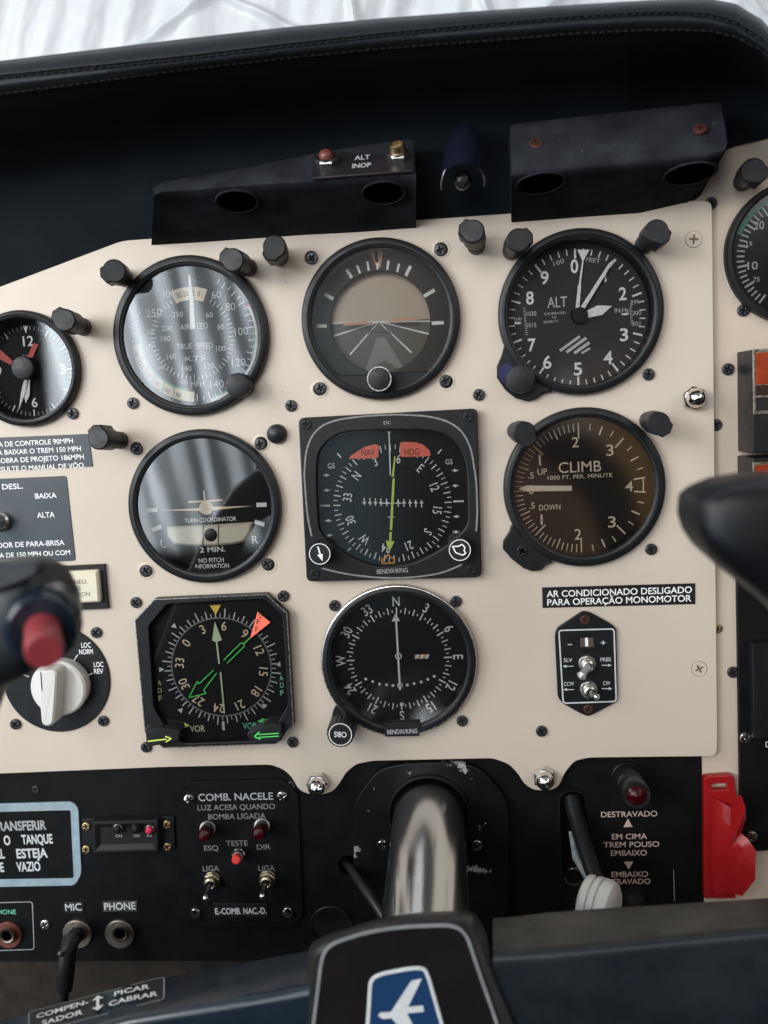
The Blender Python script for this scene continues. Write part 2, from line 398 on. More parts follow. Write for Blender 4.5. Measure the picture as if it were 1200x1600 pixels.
# silver sunshade in the windscreen: folded quilted foil
FOIL = mat('white_foil', (.84,.86,.885), .34, bump=.25, bscale=120, var=.04, vscale=30)
tl = FOIL.node_tree; out = next(n for n in tl.nodes if n.type == 'OUTPUT_MATERIAL'); pb = tl.nodes['Principled BSDF']
tn = tl.nodes.new('ShaderNodeBsdfTranslucent'); tn.inputs[0].default_value = (.85, .87, .90, 1); mxs = tl.nodes.new('ShaderNodeMixShader'); mxs.inputs[0].default_value = .42
tl.links.new(pb.outputs[0], mxs.inputs[1]); tl.links.new(tn.outputs[0], mxs.inputs[2]); tl.links.new(mxs.outputs[0], out.inputs[0])
mb = MB(); NX, NY = 520, 110
from mathutils import noise as mn
vs = []
def crease(x, y, a, b, wd):
    a, b, p = Vector(a), Vector(b), Vector((x, y)); d = (b-a).normalized(); n = Vector((-d.y, d.x)); t = (p-a).dot(n)
    return t, math.exp(-(t/wd)**2)
for j in range(NY+1):
    for i in range(NX+1):
        px, py = -150+1550*i/NX, -170+330*j/NY
        h = 0
        for a, b in (((340,-5),(225,75)), ((345,-5),(470,55)), ((900,-30),(860,10)), ((735,-30),(765,25)), ((545,-20),(556,40)), ((1140,-30),(1260,70))):
            t, e = crease(px, py, a, b, 7); h += 5.0*e + 1.2*math.tanh(t/6)
        k = mn.noise(Vector((px*.010+py*.004, py*.003, 1)))*8+mn.noise(Vector((px*.030+py*.008, py*.004, 4)))*4.0+mn.noise(Vector((px*.14+py*.05, py*.05, 7)))*.35
        vs.append(U(px, py, -110)+(-110+h+k,))
fs = [[j*(NX+1)+i, (j+1)*(NX+1)+i, (j+1)*(NX+1)+i+1, j*(NX+1)+i+1] for j in range(NY) for i in range(NX)]
mb.add(vs, fs, FOIL)
o = mb.build('sunshade', org=U3(600, 0, -110), angle=60)
tag(o, 'white creased foil sunshade behind the black glareshield at the top', 'sunshade')

# glareshield: padded leather lip and dark lining, lofted along its length
T_TOP = [(-140,110),(0,95),(150,77),(300,59),(450,42),(600,28),(750,17),(900,7),(1000,1),(1060,-2),(1110,-2),(1150,6),(1190,30),(1230,72),(1300,170)]
T_S1 = [(-140,138),(0,121),(150,106),(300,90),(450,72),(600,55),(750,41),(900,28),(1000,22),(1060,21),(1110,25),(1150,37),(1190,63),(1230,105),(1300,200)]
T_S2 = [(-140,165),(0,147),(150,127),(300,107),(450,90),(600,75),(750,64),(900,52),(1000,47),(1060,46),(1110,48),(1150,57),(1190,78),(1230,120),(1300,215)]
T_B = [(-140,540),(0,475),(190,405),(400,395),(640,375),(900,358),(980,352),(1128,236),(1150,228),(1200,216),(1300,225)]
T_BH = [(-140,-5),(980,-5),(1128,-3),(1300,-3)]
xs = [-140+10*i for i in range(145)]
lipL, linL = [], []
def LZ(h): return h-42.0
for x in xs:
    yt, y1, y2, yb, hb = (lerp(x, t) for t in (T_TOP, T_S1, T_S2, T_B, T_BH))
    top = U(x, yt, LZ(108))
    vb = max(top[1], U(1100, -2, LZ(108))[1]-4) if x > 1100 else top[1]; ub = max(0, x-1100)*.25
    pts = [(top[0]+ub, vb-26, -108), (top[0]+ub*.6, vb-5, 25), (top[0]+ub*.05, top[1]-1.2, 62), top+(LZ(108),)]
    for f_, h in ((.25, 112.5), (.6, 115.3), (.86, 115.6)): pts.append(U3(x, yt+(y1-yt)*f_, LZ(h)))
    pts += [U3(x, y1-1, LZ(114.2)), U3(x, y1+2.5, LZ(114.1))]
    for f_, h in ((.25, 115.3), (.5, 115.0), (.75, 113.5)): pts.append(U3(x, y1+(y2-y1)*f_, LZ(h)))
    pts += [U3(x, y2-1, LZ(111.2)), U3(x, y2+2.5, LZ(110.4))]
    lipL.append(pts)
    q = [U3(x, y2+2.5, LZ(110.4))]
    for t_, h in ((.03, LZ(108)), (.09, 60), (.22, 36), (.36, 16), (.5, 6), (.7, 1), (1, hb)): q.append(U3(x, y2+(yb-y2)*t_, h))
    linL.append(q)
gl = thing('glareshield', 'black leather padded glareshield with two stitched seams above the panel', 'glareshield', U3(600, 200, 0))
m = MB(); m.loft(lipL, LEATH, closed=False); m.build('padded_lip', gl, angle=60)
m = MB(); m.loft(linL, LINER, closed=False); m.build('lining', gl, angle=60)
m = MB(); x = -100.0
while x < 1290:
    for tab, dy, h, ln in ((T_S1, .6, LZ(114.7), 7.5), (T_S2, .6, LZ(111.3), 7.5)):
        a = U3(x, lerp(x, tab)+dy+random.uniform(-.4, .4), h); b = U3(x+ln, lerp(x+ln, tab)+dy+random.uniform(-.4, .4), h); c = tuple((a[i]+b[i])/2+(0, 0, .35)[i] for i in range(3))
        m.tube([a, c, b], .42, THREAD, 6)
    x += 12.2
m.build('stitching', gl)

# cream main instrument panel with its holes
OUT = [(-140,505),(0,448),(191,376),(1090,313),(1112,314),(1113,337),(1121,1158),(1120,1182),(1093,1182),(921,1184),(898,1189),(883,1207),(873,1229),(860,1235),(835,1235),(820,1226),(808,1207),(795,1194),(770,1185),(583,1189),(557,1194),(541,1207),(529,1227),(518,1238),(500,1242),(478,1240),(466,1233),(457,1216),(444,1203),(423,1195),(250,1199),(0,1209),(-140,1214)]
RAD = [0,0,12,14,30,14,14,30,14]+[8]*(len(OUT)-11)+[0,0]
outl = [U(a, b, 0) for a, b in OUT]
GA = {  # name: centre px, outer radius px, glass radius px (of the bezel front, h = 5)
 'asi': (296,525,124,107.5), 'ai': (594,498.5,126,110), 'alt': (908,487.5,130.5,115), 'tc': (317.5,792.5,120,105.5), 'vsi': (913.5,762.5,126,110), 'obs': (622.5,1034.5,119,106), 'clk': (33.5,576,89.5,78)}
def gc(k, h=5): return U(GA[k][0], GA[k][1], h)
def gr(k, i): return GA[k][i]*S(GA[k][0], GA[k][1], 5)
holes = [circ(64, (gr(k, 2)+gr(k, 3))/2, gc(k)) for k in GA]
HSIQ = [(466,653),(746,638),(753,902),(479,909)]; hq = [U(a, b, 6) for a, b in HSIQ]
ADFQ = [(210,969),(241,936),(416,928),(449,958),(459,1133),(432,1163),(255,1169),(226,1144)]; aq = [U(a, b, 6) for a, b in ADFQ]
holes += [inset(ccw(hq), 3.5), inset(ccw(aq), 1.3)]
ip = thing('instrument_panel', 'large cream enamelled panel carrying the flight instruments', 'instrument panel', U3(600, 760, 0))
m = MB(); m.plate(rounded(outl, [r*.33 for r in RAD], 5), holes, -3, 0, CREAM, .35); m.build('panel_plate', ip)
# right-hand cream panel, a step lower
sp = thing('side_panel', 'narrow cream panel strip right of the main panel, set slightly lower', 'side panel', U3(1150, 800, -4))
hr = U(1250, 392, 4)
m = MB(); m.plate([U(1085, 190, -4), U(1420, 170, -4), U(1420, 1440, -4), U(1101, 1440, -4), U(1097, 1176, -4), U(1085, 1176, -4)], [circ(48, 34, hr)], -7, -4, CREAM2, .3); m.build('panel_plate', sp)
# black lower panel
lp = thing('lower_panel', 'black lower panel strip under the cream panel, around the control column', 'lower panel', U3(500, 1330, -4))
m = MB(); m.plate([U(a, b, -4) for a, b in ((-140,1170),(1096,1172),(1100,1436),(1000,1500),(-140,1503))], [circ(32, 11.2, U(518, 1447, -4)), circ(24, 6, U(545, 1353, -4)), rounded([U(a, b, -4) for a, b in ((874,1238),(912,1236),(940,1410),(880,1412))], 6)], -7, -4, LOWB, .3); m.build('panel_plate', lp)
m = MB(); c = U(518, 1447, -4); m.lathe([(11.2, -4.2), (11.2, -3.2), (12.0, -3.0), (12.4, -3.4), (12.4, -4.2)], c, BEZ, 40); m.build('hole_grommet', lp)

# screws and nuts: one of each kind, then copies
def plus(r, w): return [(w,r),(-w,r),(-w,w),(-r,w),(-r,-w),(-w,-w),(-w,-r),(w,-r),(w,-w),(r,-w),(r,w),(w,w)]
def screw_proto(r, h, m_, dome, flat=False):
    m = MB(); m.plate(circ(28, r), [plus(r*.58, r*.13)[::-1]], 0, h, m_, min(.35, h*.35), dome); m.disc((0, 0), r*.8, h*.3, SCRDARK if m_ is CREAM else BLACKINK, 20)
    return m
protos = {}
def screw(parent, kind, px, py, h=0.0):
    r, hh, m_, dm = {'dark': (3.05, 1.5, DKSCREW, .035), 'cream': (3.9, .5, CREAM, .0), 'chrome': (3.1, 1.9, CHROME, .07), 'steel': (3.0, 1.4, STEEL, .05), 'brass': (2.5, 1.2, BRASS, .05), 'small': (2.2, .9, DKSCREW, .03), 'black': (3.0, 1.0, BEZ, .03)}[kind]
    if kind not in protos: o = screw_proto(r, hh, m_, dm).build('screw', parent, (0, 0, 0)); protos[kind] = o
    else: o = dup(protos[kind])
    return put(o, parent, px, py, h, random.uniform(0, 1.5))
SLOTS = [(488,404),(688,391),(501,606.5),(696,595),(215,702),(407,694),(229.5,891),(418,881)]
for px, py in SLOTS:
    m = MB()
    u, v = U(px, py, 0); cx_, cy_ = ((594, 498) if px > 450 or py < 640 else (317, 792)); c0 = U(cx_, cy_, 0); d = Vector((c0[0]-u, c0[1]-v)).normalized()
    q = (u-d.x*.7, v-d.y*.7)
    m.lathe([(3.3, .02), (3.7, .28), (4.4, .25), (4.9, .02)], q, CREAM, 32)
    m.disc((u-d.x*.5, v-d.y*.5), 3.5, .06, BLACKINK, 28)
    m.build('screw_recess', ip)
for px, py in SLOTS+[(208,630),(114,646),(455,634),(748,617),(1013,585),(1017,858),(213,941),(443,931),(457.5,1159),(229,1167),(523,946),(712.5,939.5),(722,1126),(846,1142),(151,988),(25,1131),(162,1126)]: screw(ip, 'dark', px, py, .1)
for px, py in ((1084,374),(1092.5,1045)): screw(ip, 'cream', px, py, -.1)
for px, py in ((1084,374),(1092.5,1045)):
    m = MB(); m.ring(U(px, py, 0), 3.9, 4.15, .05, SCRDARK, 32); m.build('screw_rim', ip)
for px, py in ((1110,318),(1161,485),(1137,577),(1118,664),(1121,982),(1145,1050)): screw(sp, 'brass' if py == 982 else 'dark', px, py, -4)
def nut(parent, px, py, h, first=[]):
    if not first:
        m = MB(); m.prism(circ(6, 6.0), 0, 4.6, CHROME, .5); m.lathe([(4.7, 4.4), (4.9, 6.2), (4.4, 8.6), (3.0, 10.4), (1.2, 11.2), (.01, 11.4)], (0, 0), CHROME, 32)
        o = m.build('cap_nut', parent, (0, 0, 0)); first.append(o)
    else: o = dup(first[0])
    put(o, parent, px, py, h, random.uniform(0, 1))
for px, py in ((497,1221),(849,1212),(1082,622)): nut(ip, px, py, 0)
m = MB(); m.lathe([(5.2, 0), (5.1, 2.2), (4.4, 3.6), (2.4, 4.6), (.01, 4.9)], U(433, 678, 0), BEZ, 32); m.build('hole_plug', ip)
for px, py in ((56,1233),(71,1444)): screw(lp, 'steel' if py > 1300 else 'small', px, py, -4)
screw(lp, 'small', 456, 1226, -4)

# column collar on the lower panel
ct = U(670, 1271, 0)
m = MB()
ol = rounded([U(a, b, 0) for a, b in ((553,1250),(592,1199),(640,1191),(712,1190),(752,1199),(795,1252),(797,1420),(770,1470),(580,1475),(553,1420))], 8)
m.plate(ol, [circ(56, 20.6, ct)], -4, 1.0, COLLAR, .8)
m.lathe([(20.6, -5), (20.6, 1.0), (21.4, 2.4), (22.6, 2.2), (23.4, 1.0)], ct, COLLAR, 56)
m.build('column_collar', lp)
for px, py in ((598,1320),(745,1320)): screw(lp, 'chrome', px, py, 1)

# ================================================================ instruments
HD = -8.0                # depth of the dials behind the panel face, mm
HM = HD+.15              # markings
def gauge(key, name, label, dialm, glassm=GLASS, tilt=(0, 0), lobe=None, bezm=BEZ, dial_h=HD, extra=None):
    c = gc(key); R, r = gr(key, 2), gr(key, 3)
    t = thing(name, label, 'instrument', (c[0], c[1], 0), 'flight instruments')
    m = MB()
    prof = [(R, .02), (R, 3.4), (R-.5, 4.4), (R-1.4, 4.9), (r+1.9, 5.0), (r+1.5, 4.4), (r+.9, 4.3), (r+.3, 4.0), (r, 3.2), (r, dial_h-.2)]
    m.lathe(prof, c, bezm, 96)
    if lobe:
        a0, a1 = (math.atan2(p[1]-c[1], p[0]-c[0]) for p in (lobe[-1], lobe[0])); d = (a1-a0+math.pi) % (2*math.pi)-math.pi
        m.prism(lobe+[(c[0]+(r+2.4)*math.cos(a0+d*i/8), c[1]+(r+2.4)*math.sin(a0+d*i/8)) for i in range(9)], .03, 3.9, bezm, .6)
    if extra: extra(m, c, R, r)
    m.build('bezel', t)
    if dialm:
        m = MB(); m.disc(c, r+.5, dial_h, dialm, 72); m.build('dial', t)
    m = MB(); M = Matrix.Translation((c[0], c[1], 2.6)) @ Matrix.Rotation(math.radians(tilt[0]), 4, 'Y') @ Matrix.Rotation(math.radians(tilt[1]), 4, 'X')
    m.add([tuple(M @ Vector((a, b, 0))) for a, b in circ(72, r+.25)], [list(range(72))], glassm); m.build('cover_glass', t)
    return t
def knob(t, px, py, h0, r, h1, m_=POST, name='knob', px1=None, py1=None, ring=None, ribs=0):
    """round knob: base at (px,py,h0), face at h1"""
    u, v = U(px1 if px1 is not None else px, py1 if py1 is not None else py, h1); m = MB()
    if ribs:
        pts = [(u+(r-(.45 if i % 2 else 0))*math.cos(math.pi*i/ribs), v+(r-(.45 if i % 2 else 0))*math.sin(math.pi*i/ribs)) for i in range(2*ribs)]
        m.prism(pts, h0, h1, m_, .6)
    else: m.lathe([(r*.96, h0), (r, h1-1.2), (r-.35, h1-.35), (r-1.1, h1), (.01, h1+.1)], (u, v), m_, 40)
    if ring: m.ring((u, v), ring[0], ring[1], h1+.12, ring[2], 48)
    return m.build(name, t), (u, v, h1)
def dialtext(m, items, h=None, mat_=WHITE, cap=None, bold=0.0, sx=1.0):
    h = HM if h is None else h
    for it in items: m.ptext(it[0], it[1], it[2], h, it[3] if len(it) > 3 else cap, it[5] if len(it) > 5 else mat_, it[4] if len(it) > 4 else None, bold=bold, sx=sx)
def pol(c, p): return (math.degrees(math.atan2(p[0]-c[0], p[1]-c[1])) % 360, math.hypot(p[0]-c[0], p[1]-c[1]))
def strip(m, pts, w, h, mm): m.poly([U(a, b, h) for a, b in pts], w, h, mm)

# ---- airspeed indicator
t = gauge('asi', 'airspeed_indicator', 'airspeed indicator with light curtain reflections in its glass, black knob at its lower right rim', DIALASI, GLASSP, tilt=(.3, 0))
dc = U(301, 527, HD); k = S(301, 527, HD); m = MB()
for i in range(60):
    a = i*6
    if 25 < a < 345: m.tick(dc, a, (88 if i % 2 == 0 else 92)*k, 99*k, .5 if i % 2 else .65, HM, PALEINK)
    if 25 < a < 335: m.tick(dc, a+2, (57 if i % 3 == 0 else 60)*k, 67*k, .45, HM, PALEINK)
m.ring(dc, 84*k, 100*k, HM-.05, CREAMINK, 60, 183, 266); m.ring(dc, 101*k, 104*k, HM-.05, WHITE, 40, 266, 312)
for a, s in ((258,'240'),(247,'230'),(236,'220'),(225,'210'),(212,'200'),(200,'190')):
    th = math.radians(90-a); m.text(s, dc[0]+93*k*math.cos(th), dc[1]+93*k*math.sin(th), HM+.1, 7*k, BLACKINK, 180-a+ (0 if a>230 else 0), sx=.85)
    m.tick(dc, a+5, 84*k, 90*k, .4, HM+.1, BLACKINK)
m.ring(dc, 81*k, 83.5*k, HM-.03, ARCG, 60, 190, 275)
m.ring(dc, 99*k, 103*k, HM-.05, WHITE, 40, 66, 128); m.ring(dc, 96*k, 98.4*k, HM-.05, ARCG, 40, 84, 112)
m.ring(dc, 99*k, 103*k, HM-.05, WHITE, 30, 142, 168); m.ring(dc, 96*k, 98.4*k, HM-.05, ARCG, 30, 142, 165); m.tick(dc, 65, 94*k, 104*k, .9, HM, REDINK)
m.ring(dc, 57*k, 77*k, HM-.04, CREAMINK, 20, 338, 382)
for a, s in ((346,'30'),(355,'20'),(4,'10'),(13,'0')): m.text(s, dc[0]+67*k*math.sin(math.radians(a)), dc[1]+67*k*math.cos(math.radians(a)), HM+.1, 8*k, BLACKINK, -a, sx=.8)
dialtext(m, [('300',262.5,459,11),('60',338,460.5,11),('80',360,479,11.5),('100',377,517.5,11.5),('120',373,566,11.5),('140',339,600,11.5),('250',240,489,12),('250',277.5,491,8),('60',327,492,8),('200',261,513,8),('80',345,511,8),('180',259,529,8),('100',345,544.5,8),('160',268,557,8),('140',292,576,8),('120',327,572,8),('AIRSPEED',303,510,8.5,45),('TRUE',288,541,8.5,24),('SPEED',320,540,8.5,26),('KTS',305,560,7,32),('MPH',308.6,600,9,21),('200',235,519,5),('205',237,540,5),('180',253,574,5),('170',288,597,5)], mat_=PALEINK)
m.build('markings', t)
m = MB(); m.sheet([U(a, b, HM+2) for a, b in ((294,429),(297,429),(302,470),(305,514),(297,514),(296.5,470))], HM+2, WHITE); m.build('needle', t)
knob(t, 374, 598, .1, 6.3, 13, px1=371, py1=602)
m = MB(); m.sheet([U(a, b, 2.2) for a, b in ((208,462),(214,448),(226,436),(236,440),(238,452),(230,464),(218,467))], 2.2, BEZ); m.build('corner_stop', t)

# ---- attitude indicator
def ai_extra(m, c, R, r):
    pts = [(c[0]+(r+1.2)*math.sin(math.radians(a)), c[1]+(r+1.2)*math.cos(math.radians(a))) for a in range(138, 223, 4)]
    m.prism(pts, -5, 4.2, BEZ, .5)
t = gauge('ai', 'attitude_indicator', 'artificial horizon with tan upper half, salmon wing bars and a single knob at bottom', None, tilt=(-.6, .2), extra=ai_extra)
HB = -14; c0 = U(593, 503, HB); kk = S(593, 503, HB); Rb = 84*kk
def dome(u, v): return HB+2.0-4.5*(((u-c0[0])/Rb)**2*.4+((v-c0[1])/Rb)**2)
m = MB(); n = 40
hz = U(562, 505, HB)[1]
for lo, hi, mm in ((hz, c0[1]+Rb*1.06, SKYT), (c0[1]-Rb*1.06, hz, GRND)):
    vs, fs = [], []
    for j in range(13):
        for i in range(25):
            u = c0[0]+Rb*1.06*(-1+i/12); v = lo+(hi-lo)*j/12; vs.append((u, v, dome(u, v)))
    for j in range(12):
        for i in range(24): fs.append([j*25+i, j*25+i+1, (j+1)*25+i+1, (j+1)*25+i])
    m.add(vs, fs, mm)
def drape(p, q, w, mm, lift=.25, w2=None, n=10):
    p, q = U(*p, HB), U(*q, HB); d = (Vector(q)-Vector(p)).normalized(); nn = (-d.y*w*kk/2, d.x*w*kk/2); w2 = w if w2 is None else w2; vs = []
    for i in range(n+1):
        t_ = i/n; u, v = p[0]+(q[0]-p[0])*t_, p[1]+(q[1]-p[1])*t_; f = 1+(w2/w-1)*t_
        for s_ in (1, -1):
            a, b = u+s_*nn[0]*f, v+s_*nn[1]*f; vs.append((a, b, dome(a, b)+lift))
    m.add(vs, [[2*i, 2*i+1, 2*i+3, 2*i+2] for i in range(n)], mm)
drape((511,505),(676,502), 2.0, WHITE, .3)
for p, q in (((513,528),(590,504)),((547,554),(591,505)),((643,551),(594,505)),((672.5,522.5),(596,504))): drape(p, q, 3.0, WHITE, .3, 1.2)
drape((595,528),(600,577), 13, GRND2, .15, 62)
for a, b in (((575,523),(586,508)),((612,523),(600,508)),((577,518),(611,521))): drape(a, b, 1.0, MASK, .35)
m.build('horizon_drum', t)
m = MB(); hm = -8.5; cm = U(594, 503, hm); km = S(594, 503, hm); rr = gr('ai', 3)+.4
N = 72; L0 = [(c[0], c[1], hm-3.2) for c in circ(N, 78.5*km, cm)]; L1 = [(c[0], c[1], hm) for c in circ(N, 80*km, cm)]; L2 = [(c[0], c[1], hm) for c in circ(N, rr, gc('ai'))]
m.loft([L2, L1, L0], MASK); m.build('roll_ring', t)
m = MB(); h = hm+.15
for p, q, w in (((495.5,509.5),(510.5,509.5),5.5),((674.5,505),(693.5,504),5.5),((507,459.5),(521,467),5.5),((662.5,463),(679,453),5.5),((541.5,421),(549.5,434),5),((641.5,415.5),(634,431),5),((557.8,414.5),(562.5,427),3.4),((623.5,412),(620.5,425.5),3.4),((573.8,408.5),(576.2,423),3.4),((607,407),(605,422),3.4)): m.bar(U(*p, h), U(*q, h), w*km, h, WHITE)
m.sheet([U(a, b, h) for a, b in ((575,387.5),(600,387),(594,419),(588,417))], h, SALMON); m.bar(U(587.5,392,h), U(588.5,410,h), 5*km, h+.1, BLACKINK); m.bar(U(590,411,h), U(589.5,421,h), 3*km, h+.12, WHITE)
m.build('markings', t)
m = MB(); h = -6.5
for p, q in (((536.5,506.5),(574.5,504)),((614,500.5),(652,498))): m.bar(U(*p, h), U(*q, h), 4.6*km, h, SALMON)
m.bar(U(574.5,504.5,h), U(584,508,h), 1.6*km, h-.1, SALMON); m.bar(U(604,506,h), U(614,501,h), 1.6*km, h-.1, SALMON)
m.build('wing_bars', t)
knob(t, 594, 586, 3, 6.3, 15, px1=592.5, py1=592, ring=(5.6, 6.1, STEEL))

# ---- altimeter
lobe = [U(a, b, 4) for a, b in ((788,541),(784,556),(777,572),(777,590),(790,609),(806,622),(825,627),(840,622),(849,614),(860,613))]
t = gauge('alt', 'altimeter', 'altimeter with grey dial reading ALT, three white hands and a blue sealed knob lobe', DIALG, GLASSD, lobe=lobe, tilt=(.2, .4))
dc = U(901, 497, HD); k = S(901, 497, HD); m = MB()
for i in range(50):
    a = i*7.2
    if i % 5 == 0: m.tick(dc, a, 92*k, 107*k, 1.0, HM, WHITE)
    else: m.tick(dc, a, 98*k, 107.5*k, .6, HM, WHITE)
m.ptext('0', 897.5, 416, HM, 20, WHITE, 12, bold=.02)
dialtext(m, [('2',973,459,19,12),('3',975,523,19,13),('4',950,559,19,14),('5',903,576.5,19,13),('6',855,566,19,13),('7',831,539,19,12),('8',828,465.6,19,12),('9',851,434,19,13),('1',946,433,14)], bold=.02)
dialtext(m, [('ALT',870.5,472,16,31),('CALIBRATED',867,489.5,3.6,34),('TO',866,496,3.6),('20,000 FT.',861,502.5,3.6,24),('mb',809.5,498,6,11),('1020',830.5,490,6.5,15),('1015',830.5,508,6.5,15),('IN.Hg',971.5,484.6,6.5,22),('299',992,472,6.5,13),('300',995,489,6.5,14),('301',994,505.6,6.5,13)], mat_=PALEINK, bold=.004)
m.ptext('100', 873, 410, HM, 6.5, PALEINK, 17, ang=16); m.ptext('FEET', 927, 406.5, HM, 6.5, PALEINK, 22, ang=-12)
for i in range(14):
    m.bar(U(817+.3*i, 481+3.2*i, HM), U(821+.3*i, 481+3.2*i, HM), .3, HM, PALEINK); m.bar(U(983.5+.3*abs(i-5), 471+2.7*i, HM), U(987+.3*abs(i-5), 471+2.7*i, HM), .3, HM, PALEINK)
m.sheet([U(a, b, HM) for a, b in ((804,503),(812,503),(815,504.5),(812,506.5),(804,506.5))], HM, WHITE); m.sheet([U(a, b, HM) for a, b in ((971,490),(979,489),(983,490.5),(979,492.5),(971,492))], HM, WHITE)
for p, q, w in (((875,548),(906,525.5),5.5),((885,550.5),(916,528),6),((897,552),(921,535),6),((909,552),(922,544),4)): m.bar(U(*p, HM), U(*q, HM), w*k*.8, HM, PALEINK)
m.build('markings', t)
for nm, h, pts in (('short_hand', HM+1.0, ((913,489.5),(918.5,496.5),(941,492),(956.5,478),(934,477),(914,487))), ('long_thin_hand', HM+1.8, ((899,484.5),(905,484.5),(908,446),(907.5,443),(912,407),(921.5,390),(902,390),(909.8,407),(904.5,443),(903,447))), ('long_hand', HM+2.6, ((907,480),(912,484.5),(954,416),(962.5,403),(951,412)))):
    m = MB(); m.prism([U(a, b, h) for a, b in pts], h-.35, h, WHITE); m.build(nm, t)
m = MB(); m.lathe([(4.2, HM+.1), (4.0, HM+3.1), (.01, HM+3.2)], U(905, 493, HM), MATTE, 24); m.build('hub', t)
m = MB(); m.sheet([U(a, b, 4.1) for a, b in ((779,573),(792,567),(801,573),(799,590),(789,601),(779,590))], 4.1, BLUESEAL); m.build('seal_paint', t)
knob(t, 813, 588, 3, 7.2, 13, px1=814, py1=592)

# ---- turn coordinator
t = gauge('tc', 'turn_coordinator', 'turn coordinator with cream aeroplane silhouette and a black ball in a cream tube', DIAL, GLASSP, tilt=(.15, -.2))
m = MB(); h = HM; k = S(320, 795, h)
for p, q in (((229.5,797.5),(245.5,796.5)),((400.5,789),(416.5,788.5)),((237.5,828.5),(252,822.5)),((398,815),(413,820))): m.bar(U(*p, h), U(*q, h), 6.5*k, h, WHITE)
dialtext(m, [('TURN COORDINATOR',328.5,812,6.3,81),('L',255,849.5,12,8.5),('R',398.5,843,12,9.5),('2 MIN.',332,858.5,8,40),('NO PITCH',330,875.3,6.6,39),('INFORMATION',331.3,884.5,6.6,53)], bold=.008)
m.build('markings', t)
m = MB(); h = HM+2
m.disc(U(322, 793.5, h), 10.8*k, h+.02, CREAMINK, 32)
for w in (((250.5,797.5),(318,798.5),(318,793.5)), ((395.5,790.5),(326,798),(326,792))): m.sheet([U(a, b, h) for a, b in w], h+.05, CREAMINK)
m.bar(U(318.3,767,h), U(320.5,786,h), 2.4*k, h+.04, CREAMINK); m.bar(U(294.5,784.5,h), U(347.5,781.5,h), 2.6*k, h+.06, CREAMINK)
m.build('aeroplane_symbol', t)
m = MB(); h = HM+.1
top = [(261,823),(290,821.5),(322,820.5),(356,818),(396,815.5)]; bot = [(393,831),(383,846),(366,850),(330,853.5),(290,852.5),(272,849.5),(262,838)]
pl = ccw([U(a, b, h) for a, b in top+bot]); L = [[(a, b, h) for a, b in pl], [(a, b, h+.8) for a, b in inset(pl, .4)], [(a, b, h+1.6) for a, b in inset(pl, 1.4)]]
m.loft(L, IVORY, False, True); m.build('ball_tube', t)
m = MB(); b = U(329, 836, h+1.9)
M = Matrix.Translation((b[0], b[1], h+1.0)); m.lathe([(.01+4.0*math.sin(math.radians(a)), 1.5*math.cos(math.radians(a))) for a in range(0, 91, 15)][::-1], (0, 0), BEZ, 28, M=M); m.build('slip_ball', t)
m = MB()
for x in (317.5, 341.5): m.bar(U(x, 820.5, h+1.75), U(x-.5, 852, h+1.75), .55, h+1.75, BLACKINK)
m.build('centre_lines', t)

# ---- vertical speed indicator
lobe = [U(a, b, 4) for a, b in ((799,822),(796,832),(787,846),(786,858),(800,874),(818,888),(832,893),(846,891),(854,883),(862,880))]
t = gauge('vsi', 'vertical_speed_indicator', 'vertical speed indicator reading CLIMB with one cream hand pointing left at zero', DIALBR, lobe=lobe, tilt=(0, 0))
dc = U(906, 763, HD); k = S(906, 763, HD); m = MB()
for sgn in (1, -1):
    for i in range(21):
        a = 270+sgn*i*4.5
        if i == 0 and sgn < 0: continue
        L_ = 24 if i % 10 == 0 else (17 if i % 5 == 0 else 13); m.tick(dc, a, (102-L_)*k, 102*k, .65 if i % 5 == 0 else .5, HM, BROWNINK if sgn > 0 and i < 14 else CREAMINK)
    for i in range(1, 9):
        a = 360+sgn*i*10.6 if sgn > 0 else 180-i*10.6
        if i == 8: a = 83 if sgn > 0 else 96
        L_ = 19 if i == 4 else (14 if i % 2 == 0 else 10); 
        if i == 8: L_ = 18
        m.tick(dc, a, (102-L_)*k, 102*k, .8 if i % 2 == 0 else .55, HM, CREAMINK)
m.poly([(dc[0]+98*k*math.sin(math.radians(a)), dc[1]+98*k*math.cos(math.radians(a))) for a in (83, 89, 96)], .7, HM+.05, CREAMINK)
dialtext(m, [('2',899,691,15.5,10.5),('3',953,703.5,17,11.5),('4',983,760,15.5,12.5),('3',956,815.5,17,12),('2',903,835,16.5,10.5)], mat_=CREAMINK, bold=.006)
m.bar(U(843,710.5,HM), U(844,727,HM), 1.0, HM, CREAMINK); m.bar(U(846,804,HM), U(846.5,820,HM), 1.0, HM, CREAMINK)
dialtext(m, [('0',830,765,14,9),('.5',829.5,743,9,9),('.5',831,790,9,9),('UP',847.5,737,9.5,15),('CLIMB',906,729.5,16.5,66),('DOWN',859,792.5,8.5,33),('1000 FT. PER. MINUTE',906,744.5,6,100)], mat_=CREAMINK, bold=.004)
m.build('markings', t)
m = MB(); h = HM+2; m.prism([U(a, b, h) for a, b in ((810,764),(822,758.8),(893.5,759),(893.5,767),(823,768))], h-.35, h, CREAMINK); m.build('hand', t)
o = screw_proto(3.0, 1.0, BEZ, .02).build('screw', t, (0, 0, 0)); put(o, t, 816, 861, 3.6, .5)

